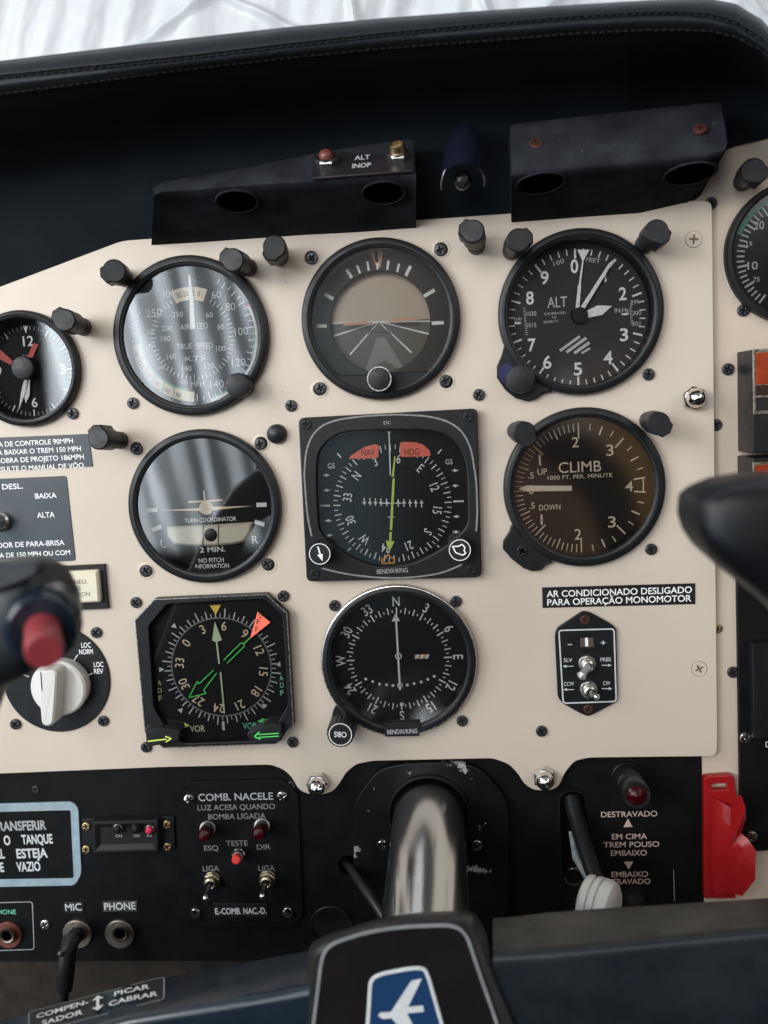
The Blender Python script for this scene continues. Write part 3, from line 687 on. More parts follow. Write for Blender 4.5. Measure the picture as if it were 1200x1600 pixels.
# ---- course deviation indicator
def obs_extra(m, c, R, r):
    m.lathe([(R+.5, .04), (R+.5, 4.0), (R+.1, 4.55), (R-.35, 4.7), (R-.5, 4.3)], c, STEEL, 96)
    m.prism([U(a, b, 5) for a, b in ((600,1131),(657,1130),(655,1150),(602,1151))], 3, 5.35, BEZ, .3)
    m.ptext('BENDIX/KING', 628.5, 1143, 5.5, 7, PALEINK, 46, ang=1)
t = gauge('obs', 'course_indicator', 'course indicator with compass ring lettered N E S W and a ribbed OBS knob', DIAL, tilt=(-.5, .6), extra=obs_extra)
dc = U(623.5, 1029.5, HD); k = S(623.5, 1029.5, HD); m = MB()
for i in range(72):
    a = i*5
    if i % 2 == 0: m.tick(dc, a, (71 if i % 6 else 69)*k, 81*k, .62 if i % 6 else .75, HM, WHITE)
    else: m.tick(dc, a, 73*k, 77*k, .55, HM, WHITE)
for a, s in ((0,'N'),(30,'3'),(60,'6'),(90,'E'),(120,'12'),(150,'15'),(180,'S'),(210,'21'),(240,'24'),(270,'W'),(300,'30'),(330,'33')):
    th = math.radians(a); m.text(s, dc[0]+90.5*k*math.sin(th), dc[1]+90.5*k*math.cos(th), HM, 14.5*k, WHITE, -a, sx=.78, bold=.012)
for x, y in ((571.5,1061),(582.5,1065),(593,1068.8),(604,1070),(614,1071),(636.5,1070.3),(647,1068.2),(658,1065.5),(668.5,1061.5),(678.5,1056.8)): m.disc(U(x, y, HM), 2.2*k, HM+.02, WHITE, 14)
m.ring(U(622.6,1025.3,HM), 3.6*k, 5.2*k, HM, WHITE, 24); m.ring(U(625,1071,HM), 3.0*k, 4.4*k, HM, WHITE, 24)
m.sheet([U(a, b, HM) for a, b in ((624,1099),(632,1098.5),(628,1106))], HM+.05, WHITE)
m.sheet([U(a, b, HM) for a, b in ((647,1023),(671,1022),(669,1028.5),(649,1029.5))], HM, SALMON)
for x in (651, 659, 667): m.sheet([U(a, b, HM) for a, b in ((x-3,1029.2),(x+1,1029),(x+4,1022.6),(x,1022.8))], HM+.06, WHITE)
m.build('markings', t)
m = MB(); h = HM+1.5; m.bar(U(618.7,965,h), U(625,1078,h), 3.2*k, h, WHITE); m.sheet([U(a, b, h) for a, b in ((618,958),(612,971),(625,970.5))], h+.05, WHITE); m.build('needle', t)
o, p = knob(t, 539, 1128, .1, 7.4, 17, px1=531.8, py1=1147.5, ring=(5.7, 6.15, WHITE), ribs=20)
m = MB(); m.text('OBS', p[0], p[1], 17.2, 2.9, WHITE, 176, w=6.6, bold=.01); m.build('knob_lettering', t)
m = MB(); m.prism(rounded([U(a, b, 3) for a, b in ((521,1108),(535,1090),(560,1112),(552,1132),(528,1138),(517,1126))], 2), .05, 2.9, BEZ, .6); m.build('knob_lug', t)

# ---- clock at the left edge
t = gauge('clk', 'panel_clock', 'round clock with red and white hands at the left edge of the cream panel', DIAL, GLASSP, tilt=(.5, 0))
dc = U(47, 580, HD); k = S(47, 580, HD); m = MB()
for i in range(60): m.tick(dc, i*6, (59 if i % 5 == 0 else 63)*k, 69*k, .6 if i % 5 == 0 else .4, HM, WHITE if i % 5 == 0 else DIMW)
m.sheet([(dc[0]-4*k, dc[1]+69*k), (dc[0]+4*k, dc[1]+69*k), (dc[0], dc[1]+58*k)], HM+.04, WHITE)
dialtext(m, [('12',44,533,15,17),('3',98,576.5,14,9),('6',54,629,14,9),('9',-2,580,14,9)], bold=.01)
dialtext(m, [('8 DAYS',43,556,4,16)], mat_=DIMW)
m.build('markings', t)
for nm, mm, h, pts in (('red_hand', REDINK, HM+1, ((-30,536),(0,546),(20,564),(16,570),(-10,556))), ('red_hand', REDINK, HM+1, ((47,568),(60,538),(52,536),(42,560))), ('white_hand', WHITE, HM+1.6, ((41,594),(47,594),(46,618),(40,630),(37,616))), ('white_hand', WHITE, HM+2.2, ((38,592),(43,594),(40,612),(29,641),(33,612)))):
    m = MB(); m.prism([U(a, b, h) for a, b in pts], h-.3, h, mm); m.build(nm, t)
knob(t, 36, 576, HM, 6.2, 3.4, px1=34, py1=575)

# ---- engine gauge cut by the right edge
hc = U(1250, 392, 2); t = thing('pressure_gauge', 'round gauge with green arc cut off by the right edge of the picture', 'instrument', (hc[0], hc[1], -4), 'flight instruments')
R = 114*S(1200, 392, 2); r = 103*S(1200, 392, 2); m = MB()
m.lathe([(R, -3.98), (R, 0), (R-.6, 1.0), (r+1, 1.2), (r, .2), (r, -9)], hc, BEZ, 96); m.build('bezel', t)
m = MB(); m.disc(hc, r+.5, -8.8, DIAL, 64); m.build('dial', t)
m = MB(); h = -8.65; dc = U(1243, 398, h); k = S(1200, 392, h)
for i in range(40):
    a = 218+i*5.4; m.tick(dc, a, (76 if i % 4 == 0 else 80)*k, 92*k, 1.0 if i % 4 == 0 else .8, h, PALEINK)
m.ring(dc, 92.5*k, 101*k, h, ARCG, 40, 293, 350)
dialtext(m, [('20',1186,352,12,16),('15',1171,380.5,6.5,9),('10',1176,415,12,16),('75',1182,436.5,7,10)], h=h, mat_=PALEINK, bold=.01)
m.build('markings', t)
m = MB(); m.add([(a, b, -.2) for a, b in circ(72, r+.2, hc)], [list(range(72))], GLASS); m.build('cover_glass', t)

# ---- horizontal situation indicator (square case)
HD = -4.5; HM = HD+.15
t = thing('heading_indicator', 'square heading indicator with red NAV and HDG flags and two round corner knobs', 'instrument', U3(609, 775, 0), 'flight instruments')
m = MB(); q = rounded(hq, 3.2, 5)
win = rounded([U(a, b, 6) for a, b in ((494,752),(496,706),(516,684),(540,674),(612,671),(672,672),(700,680),(722,704),(730,735),(732,820),(716,838),(688,860),(650,880),(600,888),(560,878),(528,858),(498,834))], 6, 4)
m.plate(q, [win], .02, 6, BEZ, .6)
m.loft([[(a, b, 5.4) for a, b in win], [(a, b, HD-.2) for a, b in win]], WALL)
bl = [(487,838),(480,806),(475,740),(478,705),(486,682),(503,664),(530,655),(570,650),(620,647.5),(668,650),(700,658),(722,673),(736,700),(744,750),(746,800),(744,830)]
m.poly([U(a, b, 6.06) for a, b in [tuple(p) for p in rounded(bl, [0]+[14]*14+[0], 4)]], .85, 6.06, GREYINK)
bl2 = [(503,888),(540,897),(590,903),(640,903),(690,896),(722,882)]
m.poly([U(a, b, 6.06) for a, b in rounded(bl2, [0]+[20]*4+[0], 4)], .85, 6.06, GREYINK)
m.ptext('DC', 605, 660.5, 6.1, 5, DIMW, 11); m.ptext('BENDIX/KING', 613, 892, 6.1, 7, DIMW, 48, ang=1)
m.build('case', t)
m = MB(); m.sheet([(a, b, )[:2] for a, b in inset(ccw(win), -.6)], HD, DIAL)
dc = U(613, 787, HD); k = S(613, 787, HD)
m.lathe([(96*k, HD+.05), (95*k, HD+.7), (62*k, HD+.7), (60*k, HD+.1)], dc, DIAL, 72); m.build('dial', t)
m = MB(); h = HD+.85
for i in range(72):
    a = i*5-49
    m.tick(dc, a, (81 if i % 2 == 0 else 85)*k, 92*k, .55 if i % 2 == 0 else .4, h, WHITE)
for i, s in enumerate(('N','3','6','E','12','15','S','21','24','W','30','33')):
    a = i*30-49; th = math.radians(a); m.text(s, dc[0]+70.5*k*math.sin(th), dc[1]+70.5*k*math.cos(th), h, 13.5*k, WHITE, -a, sx=.72, bold=.008)
for i in (-2, -1, 1, 2):
    for x, y0 in ((517-0, 790), (712, 783)):
        pass
for x, y in ((510,742.5),(510.5,766),(513,813.5),(514.5,836.5),(711,735),(711.5,759),(713,807),(712.5,831)):
    m.bar(U(x-5,y,h), U(x+5,y,h), .5, h, WHITE); m.disc(U(x,y,h), .8, h+.02, WHITE, 10)
m.bar(U(500,790,h), U(515.5,790,h), .9, h, WHITE); m.bar(U(708.5,783.5,h), U(724.5,783,h), .9, h, WHITE)
for p, q_ in (((527,708.5),(533,715)),((690,702),(684,709)),((548,856),(541,863)),((683,852),(690,859))): m.bar(U(*p,h), U(*q_,h), .7, h, WHITE)
dialtext(m, [('GS',517.5,728,8,11),('GS',701.5,721.5,8,11)], h=h, mat_=WHITE)
h = HD+.3
for x in (569,578,586.5,595,604,622,631,640.5,649.5,658.5):
    m.bar(U(x,779.5+.1*(x-613)*.4,h), U(x+.3,791+.1*(x-613)*.4,h), .55, h, WHITE); m.bar(U(x-2.5,785.3,h), U(x+2.8,785.6,h), .8, h+.02, WHITE)
m.bar(U(597,786.5,h), U(627,786.3,h), .45, h+.04, WHITE); m.bar(U(605.5,808,h), U(617,808,h), .45, h, WHITE); m.bar(U(611,805,h), U(611.3,811.5,h), .45, h+.02, WHITE)
for y in (823.5, 833): m.bar(U(590,y,h), U(640,y+1,h), .4, h-.1, WALL)
m.build('markings', t)
m = MB(); h = HD+2.0; m.sheet([U(a, b, h) for a, b in ((618,713),(615.5,745),(612,745)[0:2],(616,713))], h, YELGR)
m.bar(U(615.2,747.5,h), U(610.8,828,h), 3.8*k, h+.02, YELGR); m.bar(U(610.5,831,h), U(609.8,845,h), 3.8*k, h, YELGR); m.sheet([U(a, b, h) for a, b in ((602.5,844.5),(616.5,846),(608.3,862))], h+.04, YELGR); m.build('course_pointer', t)
m = MB(); h = HD+3; m.sheet([U(a, b, h) for a, b in ((604.5,674),(611,674),(609,679),(611,743),(608.8,743),(607,679))], h, WHITE); m.build('lubber_line', t)
for body, pts, tx in (('NAV', ((544.5,717),(548,712),(570,698),(586,694),(590,694.5),(592,698),(591,714),(588,716)), (575,707,9,20)), ('HDG', ((625,692),(628,690.5),(648,691),(660,694),(671,703.5),(673,711),(671,713),(628,714),(625,712)), (643.5,706,9.5,23))):
    m = MB(); h = HD+1.6; m.prism(rounded([U(a, b, h) for a, b in pts], .5, 2), h-.3, h, FLAG); m.ptext(body, *tx[:2], h+.1, tx[2], BLACKINK, tx[3]); m.build('flag', t)
m = MB(); h = HD+1.5; strip(m, ((596.5,873.5),(597,880),(616,879.5),(616,872.5),(610,871),(606.5,865.5),(603,872),(596.5,873.5)), .8, h, ORANGE); m.build('heading_bug', t)
m = MB(); m.add([(a, b, 3.0) for a, b in ccw(inset(ccw(win), -.2))], [list(range(len(win)))], GLASS); m.build('cover_glass', t)
for (x0, y0), (x1, y1), rot in (((505,858), (499.5,865.5), 0), ((714,853), (718.5,859.5), 1)):
    o, p = knob(t, x0, y0, 5, 6.0, 17, px1=x1, py1=y1, ring=(5.1, 5.5, WHITE), ribs=22)
    m = MB(); h = 17.25
    if not rot: m.bar(U(496.5,854,h), U(498.5,860,h), .8, h, WHITE); m.sheet([U(a, b, h) for a, b in ((495.5,867),(504.5,865.5),(504,877))], h, WHITE); m.bar(U(498.5,860,h), U(500.5,867,h), .8, h+.02, WHITE)
    else: strip(m, ((707,854),(712,863.5),(723,867.5),(728,864),(725,861),(726.5,855),(721.5,850.5),(717,853.5),(707,854)), .65, h, WHITE)
    m.build('knob_symbol', t)
hs = screw_proto(2.7, .9, BEZ, .02)
for i, (x, y) in enumerate(((478.5,663),(731.5,651.5),(737.5,889),(491.5,897.5))):
    o = hs.build('screw', t, (0, 0, 0)) if i == 0 else dup(sc0)
    if i == 0: sc0 = o
    put(o, t, x, y, 5.9, random.uniform(0, 1))

# ---- radio magnetic indicator (octagonal case)
HD = .6; HM = HD+.15
t = thing('radio_magnetic_indicator', 'octagonal bearing indicator with red OFF flag and green double arrow needle', 'instrument', U3(335, 1050, 0), 'flight instruments')
win = rounded([U(a, b, 6) for a, b in ((232,978),(261,944),(412,936),(441,962),(450,1102),(434,1130),(420,1157),(284,1162),(258,1136),(240,1106))], 2, 3)
m = MB(); m.plate(ccw(aq), [win], .02, 6, BEZ, .5); m.loft([[(a, b, 5.6) for a, b in win], [(a, b, HD-.2) for a, b in win]], WALL)
m.poly([U(a, b, 6.06) for a, b in ((234,1131),(226,1143)[0:2])], .3, 6.06, STEEL)
L = ccw(aq); i_ = inset(L, .35); m.loft([[(a, b, 6.05) for a, b in inset(L, .1)], [(a, b, 6.05) for a, b in inset(L, .5)]], STEEL)
m.build('case', t)
m = MB(); m.sheet(inset(ccw(win), -.6), HD, DIAL); dc = U(346, 1042.5, HD); k = S(346, 1042.5, HD)
m.lathe([(78*k, HD+.05), (77.5*k, HD+.35), (76.5*k, HD+.35), (76*k, HD+.05)], dc, GREYINK, 72); m.build('dial', t)
m = MB(); h = HM
for i in range(72):
    a = i*5-52; L_ = 92 if i % 6 == 0 else (89 if i % 2 == 0 else 84); m.tick(dc, a, 78*k, L_*k, .6 if i % 2 == 0 else .4, h, PALEINK)
for i, s in enumerate(('0','3','6','9','12','15','18','21','24','27','30','33')):
    a = i*30-52; th = math.radians(a); m.text(s, dc[0]+65*k*math.sin(th), dc[1]+65*k*math.cos(th), h, 13.5*k, CREAMINK, -a, sx=.9, bold=.002)
for x, y in ((273,979),(252.5,1046),(283,1109),(412,1102),(434,1038)):
    p = U(x, y, h); d = (Vector(dc)-Vector(p)).normalized(); n_ = Vector((-d.y, d.x)); p = Vector(p); m.sheet([tuple(p-d*1.4+n_*1.5), tuple(p-d*1.4-n_*1.5), tuple(p+d*1.4)], h, PALEINK)
m.sheet([U(a, b, h) for a, b in ((328,946),(345,945),(337,961))], h+.05, YELLOW); m.bar(U(348.5,1127,h), U(349.5,1141,h), 4*k, h, PALEINK)
dialtext(m, [('A',249,1067,8,6,OLIVE),('D',249.7,1079,8,6,OLIVE),('F',250.5,1091,8,5.5,OLIVE),('A',439.5,1059.5,8,6,TEALINK),('D',440.5,1070.5,8,6,TEALINK),('F',440.7,1082.5,8,5.5,TEALINK),('VOR',308.5,1138.5,9.5,23,PALEGR),('VOR',390.5,1134,9.5,22,TEALINK)], bold=.008)
m.bar(U(273,1134.5,h), U(290,1134,h), .8, h, YELGR); m.sheet([U(a, b, h) for a, b in ((288,1129),(296,1133.5),(288,1138))], h, YELGR)
for y in (1124.8, 1128.3): m.bar(U(411,y,h), U(420,y,h), .55, h, GREEN)
m.sheet([U(a, b, h) for a, b in ((412,1121.5),(402,1127),(412,1131.5))], h, GREEN)
m.build('markings', t)
m = MB(); h = HD+1.4; m.sheet([U(a, b, h) for a, b in ((335.5,971),(331.5,1000),(335,1003),(342,1002),(347,1000))], h, PALEGR); m.bar(U(338.5,1003,h), U(342.5,1037,h), 2.6*k, h+.02, PALEGR); m.bar(U(344.5,1050,h), U(350.5,1115,h), 2.4*k, h, PALEGR); m.build('single_needle', t)
m = MB(); h = HD+2.0
strip(m, ((295,1090),(308.5,1064.5),(311,1068.5),(333.5,1047)), .55, h, GREEN); strip(m, ((295,1090),(322,1083.5),(318,1078.5),(338.5,1051.5)), .55, h, GREEN)
strip(m, ((349.5,1031.5),(376,1005),(380,1005),(382,1009.5),(354.5,1036.5)), .55, h, GREEN); strip(m, ((380,1007),(391,996)), .7, h, GREEN); m.build('double_needle', t)
m = MB(); h = HD+2.6; m.prism([U(a, b, h) for a, b in ((402.5,956),(422.5,972.5),(390.5,998))], h-.3, h, FLAG)
for s, x, y in (('O',407,962),('F',403.5,971.5),('F',401.5,983)): m.ptext(s, x, y, h+.1, 8, BLACKINK, 5, ang=-5)
m.build('flag', t)
m = MB(); m.add([(a, b, 3.0) for a, b in ccw(inset(ccw(win), -.2))], [list(range(len(win)))], GLASSD); m.build('cover_glass', t)
for pts, arrow in (([(227,1144),(246,1137),(281,1142),(279,1158),(255,1163),(229,1168)], 0), ([(385,1147),(412,1134),(440,1132),(440,1158),(412,1161),(388,1156)], 1)):
    m = MB(); m.prism(rounded([U(a, b, 10) for a, b in pts], 1.2, 3), 1, 10, MATTE, .6); h = 10.1
    if not arrow: m.bar(U(231,1158.3,h), U(260,1155,h), .75, h, YELGR); strip(m, ((258,1150.5),(267.5,1154),(259,1159.5)), .7, h, YELGR)
    else:
        for y in (1146.8, 1151.2): m.bar(U(404,y+1,h), U(435.5,y-1,h), .55, h, GREEN)
        strip(m, ((405.5,1143.5),(397.5,1151),(407,1155)), .7, h, GREEN)
    m.build('selector_lever', t)

# ================================================================ post lights
def post_proto(label):
    t = thing('post_light', label, 'post light', (0, 0, 0), 'post lights around the instruments')
    m = MB(); m.lathe([(4.6, 0), (4.6, 5.5), (4.2, 5.9), (4.2, 6.5), (4.6, 6.9), (4.6, 14), (4.3, 15)], (0, 0), POST, 32, cap0=True, cap1=True); m.build('stem', t)
    m = MB(); p = [(5.7*math.cos(math.radians(a)), 5.7*math.sin(math.radians(a))) for a in range(48, 313, 11)]+[(5.9, -3.9), (7.4, 0), (5.9, 3.9)]
    m.prism(p, 12.5, 25, POST, .7); m.build('lamp_hood', t)
    return t
PL = [((194,434),(178,423),200,'black post light above and left of the airspeed indicator'),((388,418),(363,406),150,'black post light touching the upper right rim of the airspeed indicator'),((437,402),(429,385),240,'black post light standing alone between the airspeed indicator and the artificial horizon'),((744,384),(738.5,361),150,'black post light above and right of the artificial horizon'),((799,392),(810.5,375),20,'black post light at the upper left rim of the altimeter'),((1006,382),(1026.5,361),-40,'black post light at the upper right rim of the altimeter'),((806,673),(820,677),300,'black post light at the upper left rim of the CLIMB instrument'),((1013,657),(1029,662),-40,'black post light at the upper right rim of the CLIMB instrument'),((130,511),(100,500),140,'black post light at the upper right rim of the clock'),((188,688),(153,685),110,'black post light over the right end of the speed limits placard'),((1160,284),(1177,266),-30,'black post light beside the green arc gauge at the right edge')]
p0 = None
for (bx, by), (hx, hy), spin, lab in PL:
    if p0 is None: t = p0 = post_proto(lab)
    else: t = dup(p0); t['label'] = lab
    h0 = -4 if bx > 1115 else 0
    b = U3(bx, by, h0); q = U3(hx, hy, h0+25); t.location = wpos(b); d = (wpos(q)-wpos(b)).normalized()
    sc = (wpos(q)-wpos(b)).length/.025
    rot = Vector((0, -1, 0)).rotation_difference(d).to_matrix() @ Matrix.Rotation(math.radians(-spin), 3, 'Y')
    t.rotation_euler = rot.to_euler(); t['_o'] = [float(x) for x in b]

# ================================================================ under the hood: light boxes and lamp
def lightbox(name, label, st, endcaps=True):
    t = thing(name, label, 'light box', U3(*st[len(st)//2][1], 0), 'eyebrow light boxes under the glareshield'); L = []
    for e1, e2, e3 in st:
        a, b, c = U3(*e1, 22), U3(*e2, 45), U3(*e3, -3.3)
        A_, B_, C_ = Vector(a), Vector(b), Vector(c)
        L.append([(a[0], a[1]-3, -3), (a[0], a[1]+.2, 19), tuple(A_+(B_-A_)*.05), tuple(A_+(B_-A_)*.88), tuple(B_+(A_-B_)*.045+(C_-B_)*.02), tuple(B_+(A_-B_)*.015+(C_-B_)*.06), tuple(B_+(C_-B_)*.13), tuple(C_)])
    m = MB(); m.loft(L, BOXM, True, True); m.build('shroud', t, angle=62)
    return t
lb = lightbox('light_box', 'long black light box under the hood carrying the ALT INOP plate', [((240,294),(241,303),(236,388)),((252,284),(254,298),(248,388)),((300,276),(300,296),(300,385)),((400,257),(400,288),(400,378)),((484,239),(486,284),(486,372)),((560,226),(565,278),(565,368)),((640,214),(644,273),(644,362)),((646,217),(650,276),(650,362))])
rb = lightbox('light_box', 'black box under the hood with two red screws on its sloping face', [((798,194),(799,277),(799,352)),((803,191),(806,272),(806,352)),((900,180),(900,262),(900,345)),((1000,169),(1000,253),(1000,338)),((1100,158),(1104,243),(1070,322)),((1124,156),(1130,238),(1090,309)),((1127,158),(1135,235),(1094,306)),((1134,185),(1138,222),(1097,300))])
def hole(t, a, b, c, fx, fy, rx, ry, xdir):
    """round opening in a slanted underside; a, b: ridge and foot points, c: next point along the ridge"""
    A_, B_, C_ = Vector(U3(*a, 45)), Vector(U3(*b, -3.3)), Vector(U3(*c, 45))
    M = frame(A_, C_, B_); n = Vector((M[0][2], M[1][2], M[2][2])); o = A_+(C_-A_)*fx+(B_-A_)*fy+n*.5
    for j in range(3): M[j][3] = o[j]
    m = MB(); m.loft([[(x*s_, y*s_, z) for x, y in circ(36, rx, ry=ry)] for s_, z in ((1.12, -.3), (1.08, .35), (1.0, .3), (.97, -.1))], BOXM)
    m.sheet(circ(36, rx*.99, ry=ry*.99), .05, VOID)
    m.v = [tuple(M @ Vector(p)) for p in m.v]; m.build('light_opening', t)
hole(lb, (300,296), (300,385), (400,288), .73, .24, 9.4, 9, 0); hole(lb, (565,278), (565,368), (644,273), .45, .25, 9.4, 9, 0)
hole(rb, (806,272), (806,352), (900,262), .42, .2, 10.5, 9, 0); hole(rb, (1000,253), (1000,338), (1104,243), .78, .27, 11, 9, 0)
# ALT INOP plate
a = U3(485, 241, 23.5); b = U3(646, 214, 23.5); c = U3(487, 285, 45.4)
def facept(px, py, t_): return U3(px, py, 22+23*t_+1.0)
bl_, br_, tl_ = facept(487, 281, .93), facept(647, 269, .93), facept(485, 243, .06)
M = frame(bl_, br_, tl_); Wp = (Vector(br_)-Vector(bl_)).length; Hp = (Vector(tl_)-Vector(bl_)).length
t = thing('warning_plate', 'dark plate lettered ALT INOP between two small lamp buttons', 'placard', bl_)
m = MB(); m.prism(rounded([(0, 0), (Wp, 0), (Wp, Hp), (0, Hp)], .8, 3), 0, .9, mat('plate_plum_black', (.022,.018,.022), .35, spec=.35, var=.2), .2, M=M)
m.text('ALT', Wp*.485, Hp*.66, 1.0, Hp*.17, PALEINK, w=Wp*.155, M=M, bold=.01); m.text('INOP', Wp*.485, Hp*.34, 1.0, Hp*.17, PALEINK, w=Wp*.185, M=M, bold=.01); m.build('plate', t)
for x, lens in ((.135, mat('rust_cap', (.17,.05,.035), .35)), (.845, BRASS)):
    Mk = M @ Matrix.Translation((x*Wp, Hp*.52, .9)); m = MB()
    m.prism(circ(6, 5.6), 0, 2.6, STEEL, .4, M=Mk); m.lathe([(4.6, 2.5), (4.6, 3.4), (3.6, 3.7)], (0, 0), STEEL, 28, M=Mk)
    o = m.build('lamp_socket', t); m = MB()
    if lens is BRASS: m.lathe([(3.9, 3.5), (3.7, 6.5), (3.0, 7), (2.6, 6.8), (2.4, 5)], (0, 0), BRASS, 28, M=Mk); m.lathe([(2.4, 5.2), (.01, 5.2)], (0, 0), mat('pale_cap', (.35,.22,.17), .4), 20, M=Mk)
    else: m.lathe([(3.4, 3), (3.2, 4.8), (2.5, 5.8), (1.2, 6.4), (.01, 6.5)], (0, 0), lens, 28, M=Mk)
    m.build('lamp_button', t)
# red-brown screws on the right box
RUSTS = mat('rusty_screw', (.10,.035,.03), .4, .4, var=.4, vscale=500)
for i, (px, py, f_) in enumerate(((837,224,.42),(1094,201,.55))):
    p = facept(px, py, f_); Mx = frame(facept(900, 180, 0), facept(1000, 169, 0), facept(900, 262, 1)); 
    for j in range(3): Mx[j][3] = p[j]
    m = MB(); m.plate(circ(28, 3.3), [plus(1.9, .45)[::-1]], -1, .9, RUSTS, .3, .04, M=Mx); m.add([tuple(Mx @ Vector((x, y, -.2))) for x, y in circ(20, 2.6)], [list(range(20))], BLACKINK); m.build('screw', rb)
# little hooded lamp between the boxes
t = thing('map_lamp', 'small hooded lamp with a navy dome between the two light boxes', 'lamp', U3(724, 300, 0))
c0, c1, c2 = Vector(U3(726, 216, 10)), Vector(U3(725, 240, 26)), Vector(U3(723, 292, 50))
m = MB(); L = []
Ld = [Vector(U3(726, 205, 16)), Vector(U3(725.5, 222, 24)), Vector(U3(724, 250, 34)), Vector(U3(723, 280, 42))]; rs = [5.2, 8.6, 9.3, 9.6]
for p, r_ in zip(Ld, rs): L.append([(p.x+r_*math.cos(math.pi*i/24), p.y+r_*.62*math.sin(math.pi*i/24)-1, p.z+r_*.85*math.sin(math.pi*i/24)) for i in range(25)])
m.loft(L, NAVY, closed=False); m.build('dome', t)
m = MB(); p = Ld[-1]; m.tube([(p.x+9.8*math.cos(math.pi*i/24), p.y-1+9.8*1.0*math.sin(math.pi*i/24)-1.5, p.z+9.8*.5*math.sin(math.pi*i/24)) for i in range(-1, 26)], .38, STEEL, 8); m.build('rim_wire', t)
m = MB(); b = U3(722, 282, 34); m.lathe([(.01, 6), (2.4, 5.4), (4, 3), (4.4, 0), (3.4, -5), (3.2, -12)][::-1], (b[0], b[1]), mat('bulb_dark', (.03,.028,.026), .12), 24, M=Matrix.Translation((0, 0, b[2]))); m.build('bulb', t)
m = MB(); m.prism([U(a, b, -3) for a, b in ((655,232),(792,222),(795,352),(652,360))], -6, -3.4, LINER, .5); m.build('mounting_plate', t)

# ================================================================ placards and switches on the cream panel
def placard(name, label, quad, mm, lines, inkm, h=.45, h0=.02, rad=.6, bold=.012):
    t = thing(name, label, 'placard', U3(*quad[0], 0)); m = MB()
    m.prism(rounded([U(a, b, h) for a, b in quad], rad, 3), h0, h, mm, .12); m.build('plate', t); m = MB()
    for l in lines: m.ptext(l[0], l[1], l[2], h+.06, l[3], inkm, l[4] if len(l) > 4 else None, l[6] if len(l) > 6 else 0.0, l[5] if len(l) > 5 else 'C', bold)
    m.build('lettering', t); return t
placard('placard', 'black placard with white words about the air conditioning below the CLIMB instrument', [(847,918),(1086.5,911.5),(1086.5,944),(848,950)], PLAC, [('AR CONDICIONADO DESLIGADO',967,924.8,10,223,'C',-.4),('PARA OPERAÇÃO MONOMOTOR',967,938,10,221,'C',-.4)], WHITE, rad=.1)
placard('placard', 'black placard, tinted with window sheen, listing speed limits in MPH under the clock', [(-130,689),(138,678),(145,729),(-130,741)], PLACBL, [('MÍNIMA DE CONTROLE 90MPH',114,688.5,7.4,None,'R',0),('PARA BAIXAR O TREM 150 MPH',126.5,700.8,7.4,None,'R',0),('MANOBRA DE PROJETO 186MPH',131,713.5,7.4,None,'R',0),('CONSULTE O MANUAL DE VÔO.',133,726.8,7.4,None,'R',0)], WHITE, rad=.1)
t = placard('placard', 'black wiper switch placard, tinted with window sheen, lettered BAIXA and ALTA at the left edge', [(-130,754),(103.5,743.5),(118,876),(-120,889)], PLACBL, [('DESL.',19.5,760,8,33),('BAIXA',71.5,774.5,8,34),('ALTA',71.5,804.5,8,28),('LIMPADOR DE PARA-BRISA',100.5,847.5,7.8,None,'R',.2),('ACIMA DE 150 MPH OU COM',109.5,863,7.2,None,'R',.2),('PARA-BRISA',47,877,7,None,'R',.2)], WHITE, rad=1.6)
tw = thing('toggle_knob', 'silver switch knob at the left edge beside the word ALTA', 'knob', U3(-4, 816, 0)); m = MB(); c = U(-4, 816, 5); m.lathe([(5.5, .5), (5.5, 3.5), (4.4, 4.2), (4.0, 9), (3.2, 10), (.01, 10.2)], c, STEEL, 32); m.build('knob', tw)
# ivory push button in its black frame
t = thing('push_button', 'ivory rectangular push button in a black frame behind the left yoke grip', 'button', U3(110, 915, 0))
m = MB(); fr = [U(a, b, 2) for a, b in ((52,887),(163,881.5),(169.5,951),(57,956))]; m.plate(fr, [inset(ccw(fr), 3.6)], .02, 2.2, MATTE, .3); m.build('frame', t)
m = MB(); cp = rounded([U(a, b, 6) for a, b in ((62,895.5),(152,891),(156,941),(67,946))], 1.2, 4); m.prism(cp, .3, 6.2, IVORY, 1.0)
for s_, x, y in (('INST PNEU.',136,908.5),('PURGE',127,918.2),('SUCTION',140.5,927.8)): m.ptext(s_, x, y, 6.27, 6.6, mat('grey_print', (.12,.11,.09), .6) if s_ == 'PURGE' else bpy.data.materials.get('grey_print') or BLACKINK, None, 1.0, 'R')
m.build('cap', t)
# nav source selector
sc_ = U3(88.5, 1060, 0); t = thing('rotary_selector', 'white rotary knob on a round black plate lettered LOC NORM and LOC REV', 'selector', sc_)
k = S(88, 1060, 1); m = MB(); m.lathe([(83.5*k, .02), (83.5*k, .9), (82.6*k, 1.2), (.01, 1.2)], sc_[:2], BEZ, 80); m.build('plate', t)
m = MB(); dialtext(m, [('LOC',134.4,1008,7.6,15),('NORM',134.4,1018.3,7.6,21.5),('LOC',154,1038.3,7.6,15),('REV',154,1048.8,7.6,14.5),('NAV',18,1049.5,7.6,16)], h=1.3, bold=.012)
for p, q in (((121.5,1023),(110.6,1039)),((144.5,1052),(127,1059.5)),((27.6,1050),(45,1057.4))): m.bar(U(*p, 1.3), U(*q, 1.3), .45, 1.3, WHITE)
m.build('lettering', t)
c = U(90.5, 1076, 9); k9 = S(90, 1076, 9); m = MB(); m.lathe([(42*k9, 1.3), (43.5*k9, 6), (43*k9, 8.5), (40*k9, 9.6), (12*k9, 10.2), (.01, 10.2)], c, KNOBW, 64)
m.build('knob', t)
